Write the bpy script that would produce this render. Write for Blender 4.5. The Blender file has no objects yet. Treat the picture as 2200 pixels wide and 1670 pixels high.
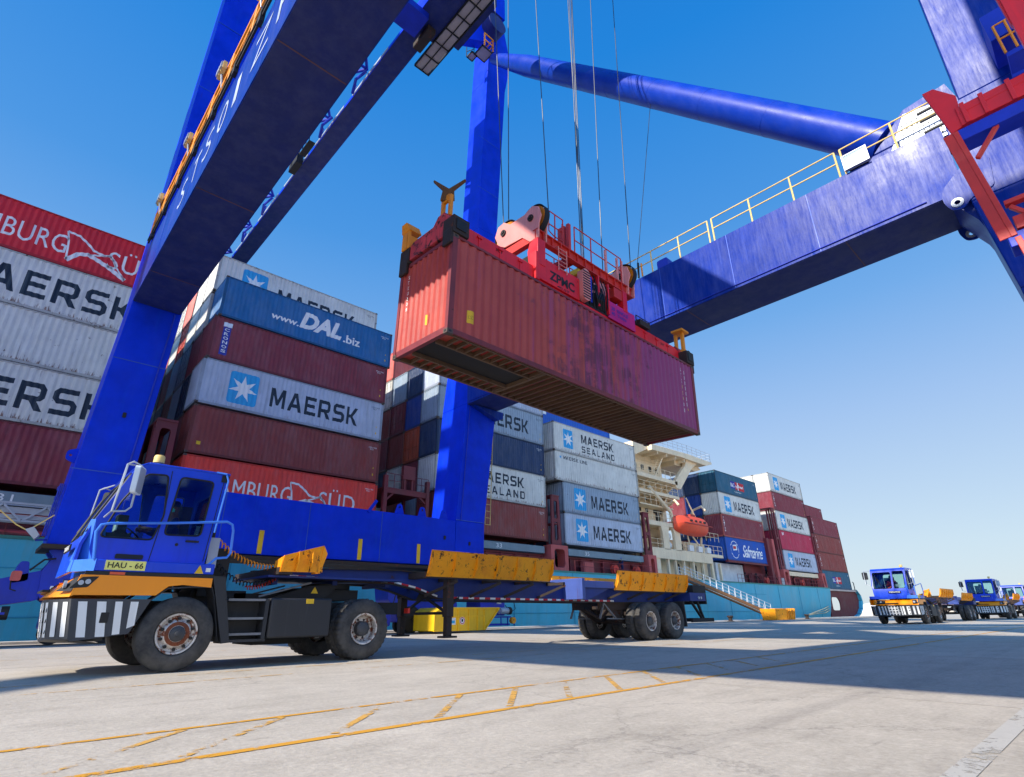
import bpy, bmesh, math, random
from mathutils import Vector, Matrix, Euler, geometry
R = math.radians
random.seed(7)
S = bpy.context.scene
COL = S.collection

# ---------------------------------------------------------------- camera
cd = bpy.data.cameras.new("camera"); cam = bpy.data.objects.new("camera", cd); COL.objects.link(cam)
cam.matrix_world = Matrix(((0.73145, -0.25372, -0.63294, 0), (-0.68179, -0.28855, -0.67223, 0), (-0.01207, 0.92324, -0.38404, 0.72), (0, 0, 0, 1)))
cd.sensor_width = 36; cd.lens = 36 * 1175.5 / 2200; cd.clip_end = 6000; cd.clip_start = .05
S.camera = cam
# ---------------------------------------------------------------- world, sun, exposure
SUN_EL, SUN_AZ = 38.2, 2.4            # the sun stands over -X, a little towards the ship
sd = Vector((-math.cos(R(SUN_EL)) * math.cos(R(SUN_AZ)), math.cos(R(SUN_EL)) * math.sin(R(SUN_AZ)), math.sin(R(SUN_EL))))
W = bpy.data.worlds.new("World"); S.world = W; W.use_nodes = True
nt = W.node_tree; nt.nodes.clear()
sky = nt.nodes.new("ShaderNodeTexSky"); sky.sky_type = 'NISHITA'; sky.sun_disc = False
sky.sun_elevation = R(SUN_EL); sky.sun_rotation = math.atan2(sd.x, sd.y)
sky.air_density = 1.0; sky.dust_density = .6; sky.ozone_density = 2.4; sky.altitude = 0
# the Nishita sky sets the sun-side glow; a ramp over elevation pulls it to the deep, clear gradient of the photograph
hs = nt.nodes.new("ShaderNodeHueSaturation"); hs.inputs['Saturation'].default_value = 1.0; hs.inputs['Value'].default_value = 1.0
wtc = nt.nodes.new("ShaderNodeTexCoord"); wsx = nt.nodes.new("ShaderNodeSeparateXYZ"); wr = nt.nodes.new("ShaderNodeValToRGB")
nt.links.new(wtc.outputs['Generated'], wsx.inputs[0]); nt.links.new(wsx.outputs[2], wr.inputs[0])
EXPO = 1.3
stops = [(0.0, (.60, .69, .76)), (.09, (.55, .68, .79)), (.29, (.345, .525, .82)), (.45, (.16, .40, .80)), (.60, (.06, .30, .76)), (.80, (.006, .225, .72)), (1.0, (.002, .16, .62))]
el = wr.color_ramp.elements
while len(el) < len(stops): el.new(.5)
for e_, (p_, c_) in zip(el, stops): e_.position = p_; e_.color = c_ + (1,)
for e_, (p_, c_) in zip(el, stops): e_.position = p_; e_.color = c_ + (1,)
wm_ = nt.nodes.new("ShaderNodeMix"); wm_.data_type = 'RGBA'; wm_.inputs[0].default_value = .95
wg = nt.nodes.new("ShaderNodeVectorMath"); wg.operation = 'SCALE'; wg.inputs['Scale'].default_value = 1.0 / (2 ** EXPO * .15)
nt.links.new(wr.outputs[0], wg.inputs[0])
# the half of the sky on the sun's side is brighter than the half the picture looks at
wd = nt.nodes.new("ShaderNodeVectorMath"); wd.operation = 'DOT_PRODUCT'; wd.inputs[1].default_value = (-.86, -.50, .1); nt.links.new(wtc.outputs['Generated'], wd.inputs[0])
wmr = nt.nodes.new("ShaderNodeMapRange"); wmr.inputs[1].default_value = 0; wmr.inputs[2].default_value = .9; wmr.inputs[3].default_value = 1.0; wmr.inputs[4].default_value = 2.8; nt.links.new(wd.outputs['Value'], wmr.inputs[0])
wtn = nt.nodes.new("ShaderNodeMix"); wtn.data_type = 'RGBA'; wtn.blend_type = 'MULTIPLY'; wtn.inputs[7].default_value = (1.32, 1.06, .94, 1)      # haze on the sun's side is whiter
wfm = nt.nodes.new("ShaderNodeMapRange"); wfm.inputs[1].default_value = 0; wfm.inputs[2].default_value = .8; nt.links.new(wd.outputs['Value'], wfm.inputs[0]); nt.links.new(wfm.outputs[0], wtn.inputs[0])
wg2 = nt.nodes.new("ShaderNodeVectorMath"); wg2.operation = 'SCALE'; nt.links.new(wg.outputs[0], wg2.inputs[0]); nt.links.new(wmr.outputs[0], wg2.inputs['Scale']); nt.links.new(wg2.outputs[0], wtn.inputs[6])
bg = nt.nodes.new("ShaderNodeBackground"); bg.inputs[1].default_value = .15
wo = nt.nodes.new("ShaderNodeOutputWorld")
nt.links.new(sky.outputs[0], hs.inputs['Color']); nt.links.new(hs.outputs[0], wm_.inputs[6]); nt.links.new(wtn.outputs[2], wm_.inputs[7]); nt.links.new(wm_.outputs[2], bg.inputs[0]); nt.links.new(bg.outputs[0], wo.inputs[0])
sl = bpy.data.lights.new("sun", 'SUN'); sl.energy = 2.7; sl.angle = R(.53); sl.color = (1, .93, .82)
so = bpy.data.objects.new("sun", sl); COL.objects.link(so); so.rotation_euler = sd.to_track_quat('Z', 'Y').to_euler()
S.view_settings.view_transform = 'Standard'; S.view_settings.look = 'None'
S.view_settings.exposure = EXPO; S.view_settings.gamma = 1
S.view_settings.use_curve_mapping = False

# ---------------------------------------------------------------- materials
def newmat(name):
    m = bpy.data.materials.new(name); m.use_nodes = True
    return m, m.node_tree, m.node_tree.nodes["Principled BSDF"]
def lin(c): return tuple((x / 12.92 if x <= .04045 else ((x + .055) / 1.055) ** 2.4) for x in (v / 255 for v in c)) + (1,)
def ramp(n, a, b, ca=(0, 0, 0, 1), cb=(1, 1, 1, 1)):
    r = n.nodes.new("ShaderNodeValToRGB"); r.color_ramp.elements[0].position = a; r.color_ramp.elements[1].position = b
    r.color_ramp.elements[0].color = ca; r.color_ramp.elements[1].color = cb; return r
def noise(n, vec, scale, detail=5, rough=.6, w=None):
    t = n.nodes.new("ShaderNodeTexNoise"); t.noise_dimensions = '4D'; t.inputs['Scale'].default_value = scale
    t.inputs['Detail'].default_value = detail; t.inputs['Roughness'].default_value = rough
    n.links.new(vec, t.inputs['Vector'])
    if w is not None: n.links.new(w, t.inputs['W'])
    return t
def mapping(n, vec, sc):
    m = n.nodes.new("ShaderNodeMapping"); m.inputs['Scale'].default_value = sc; n.links.new(vec, m.inputs['Vector']); return m.outputs[0]
def mix(n, fac, a, b, mode='MIX'):
    m = n.nodes.new("ShaderNodeMix"); m.data_type = 'RGBA'; m.blend_type = mode
    for s, v in ((m.inputs[0], fac), (m.inputs[6], a), (m.inputs[7], b)):
        if isinstance(v, (int, float, tuple)): s.default_value = v
        else: n.links.new(v, s)
    return m.outputs[2]
def mth(n, op, a, b):
    m = n.nodes.new("ShaderNodeMath"); m.operation = op
    for s, v in ((m.inputs[0], a), (m.inputs[1], b)):
        if isinstance(v, (int, float)): s.default_value = v
        else: n.links.new(v, s)
    return m.outputs[0]
MC = {}
def paint(name, c, rough=.42, var=.25, streak=.3, scol=None, rust=.0, rustc=(70, 32, 14), chalk=.0, spec=.5, metal=0, bump=.15, sc=1.0, vert=True, gloss=None, drip=0, dent=0):
    """painted steel: tone variation, vertical run marks, rust spots and runs, faded chalky patches"""
    if name in MC: return MC[name]
    m, n, p = newmat(name); c = lin(c) if max(c) > 1.01 else tuple(c) + (1,)
    tc = n.nodes.new("ShaderNodeTexCoord"); oi = n.nodes.new("ShaderNodeObjectInfo")
    w = mth(n, 'MULTIPLY', oi.outputs['Random'], 40.0); V = tc.outputs['Object']
    n1 = noise(n, V, .9 * sc, 7, .62, w); r1 = ramp(n, .3, .72); n.links.new(n1.outputs[0], r1.inputs[0])
    dark = tuple(x * (1 - var) for x in c[:3]) + (1,); lite = tuple(min(1, x * (1 + var * .6) + var * .012) for x in c[:3]) + (1,)
    col = mix(n, r1.outputs[0], dark, lite)
    vs = mapping(n, V, (4.5 * sc, 4.5 * sc, .32 * sc) if vert else (3, 3, 3))
    n2 = noise(n, vs, 1.6, 6, .65, w); r2 = ramp(n, .52, .74); n.links.new(n2.outputs[0], r2.inputs[0])
    sc_ = lin(scol) if scol else tuple(x * .45 for x in c[:3]) + (1,)
    col = mix(n, mth(n, 'MULTIPLY', r2.outputs[0], streak), col, sc_)
    if chalk:
        n4 = noise(n, mapping(n, V, (1.6, 1.6, .5)), 1.1 * sc, 9, .72, w); r4 = ramp(n, .44, .66); n.links.new(n4.outputs[0], r4.inputs[0])
        col = mix(n, mth(n, 'MULTIPLY', r4.outputs[0], chalk), col, tuple(min(1, x * .55 + .28) for x in c[:3]) + (1,))
    fac = None
    if rust:
        n3 = noise(n, V, 3.2 * sc, 10, .78, w); th = .69 - rust * .17
        r3 = ramp(n, th, th + .035); n.links.new(n3.outputs[0], r3.inputs[0])
        n5 = noise(n, mapping(n, V, (7, 7, .45)), 1.3, 7, .7, w); r5 = ramp(n, .66 - rust * .1, .80 - rust * .08); n.links.new(n5.outputs[0], r5.inputs[0])
        fac = mth(n, 'MAXIMUM', r3.outputs[0], mth(n, 'MULTIPLY', r5.outputs[0], .75))
        col = mix(n, fac, col, lin(rustc))
    if drip:                                   # rust creeping up from the bottom rail in ragged runs
        sz = n.nodes.new("ShaderNodeSeparateXYZ"); n.links.new(V, sz.inputs[0]); rz = ramp(n, .10, .95, (1, 1, 1, 1), (0, 0, 0, 1)); n.links.new(sz.outputs[2], rz.inputs[0])
        n8 = noise(n, mapping(n, V, (7, 7, 1.0)), 1.5, 8, .75, w); r8 = ramp(n, .79, .86); n.links.new(mth(n, 'ADD', n8.outputs[0], mth(n, 'MULTIPLY', rz.outputs[0], .34)), r8.inputs[0])
        col = mix(n, mth(n, 'MULTIPLY', r8.outputs[0], drip), col, lin((112, 62, 34)))
    n.links.new(col, p.inputs['Base Color'])
    rr = ramp(n, .25, .8, (rough * .8,) * 3 + (1,), (min(1, rough * 1.5),) * 3 + (1,)); n.links.new(n1.outputs[0], rr.inputs[0]); n.links.new(rr.outputs[0], p.inputs['Roughness'])
    p.inputs['Specular IOR Level'].default_value = spec; p.inputs['Metallic'].default_value = metal
    if gloss:
        n7 = noise(n, mapping(n, V, (6, 6, .55)), 2.2, 10, .78, w); r7 = ramp(n, .34, .68, (gloss[0],) * 3 + (1,), (gloss[1],) * 3 + (1,)); n.links.new(n7.outputs[0], r7.inputs[0]); n.links.new(r7.outputs[0], p.inputs['Specular IOR Level'])
    if bump:
        b = n.nodes.new("ShaderNodeBump"); b.inputs['Strength'].default_value = bump; b.inputs['Distance'].default_value = .02
        n6 = noise(n, V, 14 * sc, 4, .6, w); n.links.new(n6.outputs[0], b.inputs['Height'])
        if dent:
            b2 = n.nodes.new("ShaderNodeBump"); b2.inputs['Strength'].default_value = dent; b2.inputs['Distance'].default_value = .12; n9 = noise(n, mapping(n, V, (1.4, 1.4, .7)), 1.6, 3, .5, w); n.links.new(n9.outputs[0], b2.inputs['Height']); n.links.new(b2.outputs[0], b.inputs['Normal'])
        n.links.new(b.outputs[0], p.inputs['Normal'])
    MC[name] = m; return m

BLUE = paint("crane_blue", (0, 52, 214), rough=.4, var=.22, streak=.28, scol=(6, 80, 205), chalk=.02, spec=.10, rust=.04)
BLUEW = paint("weathered_crane_blue", (0, 46, 146), rough=.34, var=.2, streak=.35, scol=(50, 84, 190), chalk=.10, bump=.05, gloss=(.04, .24))
BLUED = paint("machinery_blue", (0, 44, 185), rough=.45, var=.3, streak=.3, rust=.1)
BELLY = paint("shaded_underside_blue", (12, 34, 104), rough=.6, var=.2, streak=.1, chalk=.08)  # darker copy of the beam blue: shade of the undersides put into the colour
TUBEB = paint("tube_blue", (0, 52, 165), rough=.36, var=.14, streak=.2, scol=(30, 70, 195), chalk=.05, spec=.25)
CABB = paint("cab_blue", (6, 64, 204), rough=.28, var=.18, streak=.28, spec=.35, bump=.05, scol=(10, 40, 110), rust=.10, chalk=.06)
CABL = paint("cab_light_blue", (60, 125, 225), rough=.3, var=.15, streak=.2, bump=.03)
TRB = paint("trailer_blue", (14, 44, 120), rough=.5, var=.35, streak=.35, rust=.5)
ORNG = paint("truck_orange", (255, 150, 4), rough=.35, var=.1, streak=.15, rust=.1, bump=.05)
YELP = paint("guide_orange", (255, 160, 4), rough=.5, var=.18, streak=.45, scol=(200, 88, 20), rust=.78, rustc=(46, 22, 14), vert=False, sc=1.5)
YEL = paint("rail_orange", (245, 150, 10), rough=.5, var=.2, streak=.2, rust=.15)
RAILY = paint("pale_rail_yellow", (240, 205, 120), rough=.5, var=.2, rust=.25)
SKIP = paint("skip_yellow", (250, 195, 20), rough=.5, var=.2, streak=.4, scol=(200, 120, 20), rust=.3)
BLK = paint("black_plastic", (38, 40, 44), rough=.55, var=.3, streak=.25, scol=(90, 90, 92), bump=.2)
DRK = paint("dark_chassis", (24, 24, 27), rough=.65, var=.4, streak=.2, rust=.25)
GRIME = paint("grimy_steel", (50, 38, 32), rough=.7, var=.5, rust=.7, rustc=(92, 44, 22))
STEP = paint("worn_step_steel", (120, 122, 126), rough=.5, var=.4, rust=.3)
WHT = paint("white_marking", (232, 232, 228), rough=.5, var=.12, streak=.3, rust=.08, bump=0)
WHTL = paint("white_lettering", (238, 238, 235), rough=.5, var=.05, streak=.1, rust=.2, bump=0)
NAVY = paint("navy_lettering", (12, 34, 52), rough=.5, var=.1, streak=.2, scol=(90, 110, 120), rust=.1, bump=0)
LBL = paint("light_blue_logo", (40, 165, 220), rough=.5, var=.1, streak=.2, bump=0)
REDL = paint("logo_red", (205, 30, 45), rough=.5, bump=0)
DBL = paint("logo_blue", (25, 50, 160), rough=.5, bump=0)
BLKL = paint("black_lettering", (12, 12, 14), rough=.5, bump=0)
PLATE = paint("plate_yellow", (232, 226, 120), rough=.4, bump=0)
DECALY = paint("decal_yellow", (235, 190, 30), rough=.5, bump=0)
SPRED = paint("spreader_red", (238, 30, 44), rough=.4, var=.25, streak=.4, rust=.4, rustc=(40, 14, 14))
SPPNK = paint("sunlit_pink", (240, 150, 140), rough=.45, var=.15, streak=.3, rust=.15)  # sun glare on the red plates is put into this pink
SPMAG = paint("magenta_plate", (205, 25, 120), rough=.45, var=.2, streak=.3, scol=(120, 20, 140))
REDST = paint("red_oxide_steel", (214, 50, 36), rough=.45, var=.25, streak=.3, rust=.2)
REDBR = paint("bright_red_steel", (238, 28, 32), rough=.4, var=.15, streak=.2, rust=.1)
MAROON = paint("ship_maroon", (124, 46, 52), rough=.6, var=.35, streak=.5, rust=.35, rustc=(70, 26, 22))
SPINK = paint("ship_faded_red", (196, 92, 88), rough=.6, var=.25, streak=.5, scol=(120, 50, 44), rust=.3)
CREAM = paint("ship_cream", (242, 220, 182), rough=.5, var=.15, streak=.4, scol=(190, 140, 95), rust=.4, rustc=(150, 72, 36))
GREYH = paint("hatch_grey", (128, 146, 154), rough=.6, var=.2, streak=.4, rust=.3)
LIFE = paint("lifeboat_orange", (240, 84, 48), rough=.4, var=.15, streak=.3)
CHROME = paint("worn_rim", (204, 198, 190), rough=.35, var=.4, streak=.3, rust=1.05, rustc=(110, 52, 22), metal=.3, sc=3)
RUSTY = paint("rusty_hub", (130, 66, 34), rough=.7, var=.5, rust=.6, sc=4)
HUBD = paint("dark_hub", (60, 62, 66), rough=.5, var=.4, rust=.15, sc=3)
WOOD = paint("grimy_floor_boards", (34, 28, 24), rough=.8, var=.6, streak=.4, rust=.3)
UNDER = paint("rusty_cross_members", (112, 84, 58), rough=.7, var=.4, streak=.4, rust=.5, rustc=(80, 44, 24))
SKIN_ = paint("skin", (88, 54, 38), rough=.55, var=.1, streak=0, bump=0)
MASK = paint("mask_cloth", (70, 190, 190), rough=.8, var=.1, streak=0, bump=0)
CLOTH = paint("navy_workwear", (20, 32, 80), rough=.85, var=.2, streak=0)
HIVIS = paint("orange_vest", (225, 80, 50), rough=.85, var=.2, streak=0)
SEAT = paint("seat_fabric", (40, 40, 46), rough=.9)
def tyre_mat():
    m, n, p = newmat("tyre_rubber"); tc = n.nodes.new("ShaderNodeTexCoord")
    a = noise(n, tc.outputs['Object'], 3, 8, .7); r = ramp(n, .35, .75, lin((34, 35, 38)), lin((96, 92, 86))); n.links.new(a.outputs[0], r.inputs[0])
    n.links.new(r.outputs[0], p.inputs['Base Color']); p.inputs['Roughness'].default_value = .78
    b = n.nodes.new("ShaderNodeBump"); b.inputs['Strength'].default_value = .3; b.inputs['Distance'].default_value = .01
    a2 = noise(n, tc.outputs['Object'], 40, 4, .6); n.links.new(a2.outputs[0], b.inputs['Height']); n.links.new(b.outputs[0], p.inputs['Normal'])
    return m
TYRE = tyre_mat()
def glass_mat(name, tint, gloss=.12):
    m, n, p = newmat(name); n.nodes.remove(p)
    t = n.nodes.new("ShaderNodeBsdfTransparent"); t.inputs[0].default_value = tint
    g = n.nodes.new("ShaderNodeBsdfGlossy"); g.inputs['Roughness'].default_value = .03; g.inputs[0].default_value = (.9, .95, 1, 1)
    f = n.nodes.new("ShaderNodeFresnel"); f.inputs[0].default_value = 1.5
    ms = n.nodes.new("ShaderNodeMixShader"); n.links.new(mth(n, 'ADD', f.outputs[0], gloss * .3), ms.inputs[0])
    n.links.new(t.outputs[0], ms.inputs[1]); n.links.new(g.outputs[0], ms.inputs[2]); n.links.new(ms.outputs[0], n.nodes['Material Output'].inputs[0]); return m
GLASS = glass_mat("tinted_cab_glass", (.84, .95, .92, 1), .0)
GLASSC = glass_mat("clear_lamp_glass", (.85, .88, .85, 1))
ROPE = paint("greased_wire_rope", (70, 74, 80), rough=.4, var=.4, streak=0, metal=.4, bump=0)
ALU = paint("galvanised_steel", (176, 182, 190), rough=.4, var=.2, streak=.2, metal=.3, rust=.15)
STRIPE_DK = paint("bumper_charcoal", (62, 64, 68), rough=.6, var=.3, streak=.3, scol=(110, 108, 104), bump=.2)
SIGNW = paint("sign_white", (225, 235, 240), rough=.5, bump=0)

# ---------------------------------------------------------------- mesh helpers
EACH = set('''air_coupling_box black_trim bay_bulkhead bogie_brace bolster boom_bracing boom_platform conduit cross_member davit deck_coaming deck_fitting deck_pipe deck_railing deck_gallery
door_handle door_seam drive_motor equaliser flange gallery_railing guard_frame handrail headblock_cross_frame headblock_post headlight headlight_housing hinge_block hose hydraulic_pack lamp_hole life_raft_canister lifeboat_window
limit_switch loose_cable mooring_winch mud_flap mudguard outrigger porthole ramp_edge reflective_stripe reflective_tape fender_strake sheave_plate stair_landing tail_lamp tower_cross_beam trolley_rail trolley_rope equipment_box hydraulic_hose stiffener telescopic_beam ladder cable_conduit weld_bracket weld_seam lashing_platform rib'''.split())
class MB:
    def __init__(s): s.v = []; s.f = []; s.m = []; s.mats = []; s.cur = 0
    def mat(s, m):
        if m not in s.mats: s.mats.append(m)
        s.cur = s.mats.index(m); return s
    def add(s, vs, fs):
        k = len(s.v); s.v += [tuple(q) for q in vs]
        for f in fs: s.f.append([i + k for i in f]); s.m.append(s.cur)
        return s
    def hexa(s, a, b):       # two quads, bottom ring / top ring
        return s.add(list(a) + list(b), [(3, 2, 1, 0), (4, 5, 6, 7), (0, 1, 5, 4), (1, 2, 6, 5), (2, 3, 7, 6), (3, 0, 4, 7)])
    def box(s, x0, x1, y0, y1, z0, z1):
        return s.hexa([(x0, y0, z0), (x1, y0, z0), (x1, y1, z0), (x0, y1, z0)], [(x0, y0, z1), (x1, y0, z1), (x1, y1, z1), (x0, y1, z1)])
    def loftx(s, secs):      # leg: list of (z, x0, x1, y0, y1)
        for a, b in zip(secs, secs[1:]):
            s.hexa([(a[1], a[3], a[0]), (a[2], a[3], a[0]), (a[2], a[4], a[0]), (a[1], a[4], a[0])], [(b[1], b[3], b[0]), (b[2], b[3], b[0]), (b[2], b[4], b[0]), (b[1], b[4], b[0])])
        return s
    def bar(s, p, q, w, h, up=(0, 0, 1)):
        p, q = Vector(p), Vector(q); d = (q - p).normalized(); u = Vector(up)
        if abs(d.dot(u)) > .98: u = Vector((0, 1, 0))
        a = d.cross(u).normalized() * w / 2; b = a.cross(d).normalized() * h / 2
        return s.hexa([p - a - b, p + a - b, p + a + b, p - a + b], [q - a - b, q + a - b, q + a + b, q - a + b])
    def ibeam(s, p, q, w, h, t=.02, up=(0, 0, 1)):
        p, q = Vector(p), Vector(q); d = (q - p).normalized(); u = Vector(up); a = d.cross(u).normalized(); b = a.cross(d).normalized()
        s.bar(p + b * (h / 2 - t / 2), q + b * (h / 2 - t / 2), w, t, up); s.bar(p - b * (h / 2 - t / 2), q - b * (h / 2 - t / 2), w, t, up)
        return s.bar(p, q, t, h - 2 * t - .001, up)
    def tube(s, pts, r, n=8):
        pts = [Vector(p) for p in pts]; rings = []; u = None
        for i, p in enumerate(pts):
            d = (pts[min(i + 1, len(pts) - 1)] - pts[max(i - 1, 0)]).normalized()
            if u is None: u = d.orthogonal().normalized()
            u = (u - d * u.dot(d)).normalized(); v = d.cross(u)
            rings.append([p + (u * math.cos(2 * math.pi * j / n) + v * math.sin(2 * math.pi * j / n)) * r for j in range(n)])
        vs = [x for rg in rings for x in rg]; fs = []
        for i in range(len(pts) - 1):
            for j in range(n): fs.append((i * n + j, i * n + (j + 1) % n, (i + 1) * n + (j + 1) % n, (i + 1) * n + j))
        fs += [tuple(range(n))[::-1], tuple((len(pts) - 1) * n + j for j in range(n))]
        return s.add(vs, fs)
    def cyl(s, p, q, r0, r1=None, n=24):
        r1 = r0 if r1 is None else r1; p, q = Vector(p), Vector(q); d = (q - p).normalized(); u = d.orthogonal().normalized(); v = d.cross(u)
        vs = [p + (u * math.cos(2 * math.pi * j / n) + v * math.sin(2 * math.pi * j / n)) * r0 for j in range(n)] + [q + (u * math.cos(2 * math.pi * j / n) + v * math.sin(2 * math.pi * j / n)) * r1 for j in range(n)]
        return s.add(vs, [(j, (j + 1) % n, n + (j + 1) % n, n + j) for j in range(n)] + [tuple(range(n))[::-1], tuple(range(n, 2 * n))])
    def lathe(s, prof, o, axis, n=48, mod=None):
        o, d = Vector(o), Vector(axis).normalized(); u = d.orthogonal().normalized(); v = d.cross(u); vs = []
        for k, (r, h) in enumerate(prof):
            for j in range(n):
                rr = r + (mod(k, j) if mod else 0); vs.append(o + d * h + (u * math.cos(2 * math.pi * j / n) + v * math.sin(2 * math.pi * j / n)) * rr)
        fs = [(i * n + j, i * n + (j + 1) % n, (i + 1) * n + (j + 1) % n, (i + 1) * n + j) for i in range(len(prof) - 1) for j in range(n)]
        return s.add(vs, fs)
    def prism(s, poly, ax, a, b, holes=()):
        """poly in the plane across axis ax ('x':(y,z) 'y':(x,z) 'z':(x,y)), optional holes, extruded a..b"""
        def P(q, t): return {'x': (t, q[0], q[1]), 'y': (q[0], t, q[1]), 'z': (q[0], q[1], t)}[ax]
        loops = [list(poly)] + [list(h) for h in holes]; flat = [q for l in loops for q in l]
        tris = geometry.tessellate_polygon([[Vector((q[0], q[1], 0)) for q in l] for l in loops]); N = len(flat)
        fs = [tuple(t) for t in tris] + [tuple(i + N for i in t[::-1]) for t in tris]; k = 0
        for l in loops:
            m = len(l); fs += [(k + i, k + (i + 1) % m, N + k + (i + 1) % m, N + k + i) for i in range(m)]; k += m
        return s.add([P(q, a) for q in flat] + [P(q, b) for q in flat], fs)
    def xf(s, M): s.v = [tuple(M @ Vector(q)) for q in s.v]; return s
    def mesh(s, name):
        me = bpy.data.meshes.new(name); me.from_pydata(s.v, [], s.f); me.update()
        for i, p in enumerate(me.polygons): p.material_index = s.m[i]; p.use_smooth = True
        bm = bmesh.new(); bm.from_mesh(me); bmesh.ops.recalc_face_normals(bm, faces=bm.faces); bm.to_mesh(me); bm.free()
        me.set_sharp_from_angle(angle=R(32))
        for m in s.mats: me.materials.append(m)
        return me
    def clusters(s):
        n = len(s.v); p = list(range(n))
        def f(a):
            while p[a] != a: p[a] = p[p[a]]; a = p[a]
            return a
        for fc in s.f:
            for i in fc[1:]: p[f(i)] = f(fc[0])
        g = {}
        for i in range(n): g.setdefault(f(i), []).append(i)
        ks = list(g); bb = [[min(s.v[i][j] for i in g[k]) - .02 for j in range(3)] + [max(s.v[i][j] for i in g[k]) + .02 for j in range(3)] for k in ks]
        q = list(range(len(ks)))
        def h(a):
            while q[a] != a: a = q[a]
            return a
        for i in range(len(ks)):
            for j in range(i):
                if all(bb[i][k] <= bb[j][k + 3] and bb[j][k] <= bb[i][k + 3] for k in range(3)): q[h(i)] = h(j)
        own = {k: h(i) for i, k in enumerate(ks)}; out = {}
        for fc, mi in zip(s.f, s.m):
            o = out.setdefault(own[f(fc[0])], MB()); mp = o.__dict__.setdefault('mp', {}); ids = []
            for i in fc:
                if i not in mp: mp[i] = len(o.v); o.v.append(s.v[i])
                ids.append(mp[i])
            o.f.append(ids); mm = s.mats[mi] if s.mats else None
            if mm not in o.mats: o.mats.append(mm)
            o.m.append(o.mats.index(mm))
        return list(out.values())
    def build(s, name, m=None, parent=None, bevel=0, loc=None):
        if m is not None and not s.mats: s.mats = [m]
        if parent is not None and name in EACH:
            cl = s.clusters()
            if len(cl) > 1:
                for c in cl: o = c.build1(name, parent, bevel)
                return o
        return s.build1(name, parent, bevel, loc)
    def build1(s, name, parent=None, bevel=0, loc=None):
        o = bpy.data.objects.new(name, s.mesh(name)); COL.objects.link(o); o.parent = parent
        if loc: o.location = loc
        if bevel:
            b = o.modifiers.new("bevel", 'BEVEL'); b.width = bevel; b.segments = 2; b.limit_method = 'ANGLE'; b.angle_limit = R(40); b.harden_normals = False
        return o
def tag(o, label, cat, group=None, kind=None):
    if label: o['label'] = label
    if cat: o['category'] = cat
    if group: o['group'] = group
    if kind: o['kind'] = kind
    return o
def thing(name, label, cat, loc=(0, 0, 0), rot=(0, 0, 0), group=None):
    o = bpy.data.objects.new(name, None); COL.objects.link(o); o.location = loc; o.rotation_euler = rot
    o.empty_display_size = .3
    return tag(o, label, cat, group)
def copy_tree(o, parent=None):
    c = o.copy(); COL.objects.link(c); c.parent = parent
    for ch in list(o.children): copy_tree(ch, c)
    return c
def rrect(x0, x1, z0, z1, r, n=4):
    o = []
    for cx, cz, a0 in ((x1 - r, z1 - r, 0), (x0 + r, z1 - r, 90), (x0 + r, z0 + r, 180), (x1 - r, z0 + r, 270)):
        for i in range(n + 1): a = R(a0 + 90 * i / n); o.append((cx + r * math.cos(a), cz + r * math.sin(a)))
    return o
def circ(cx, cz, r, n=16): return [(cx + r * math.cos(2 * math.pi * i / n), cz + r * math.sin(2 * math.pi * i / n)) for i in range(n)]
def rpoly(pts, r, n=3):
    """round the corners of a polygon"""
    out = []; N = len(pts)
    for i in range(N):
        a, b, c = Vector(pts[i - 1]), Vector(pts[i]), Vector(pts[(i + 1) % N]); u = (a - b); v = (c - b); k = min(r, u.length * .45, v.length * .45)
        p, q = b + u.normalized() * k, b + v.normalized() * k
        for j in range(n + 1): t = j / n; w = p * (1 - t) ** 2 + b * 2 * t * (1 - t) + q * t * t; out.append((w.x, w.y))
    return out

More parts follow.
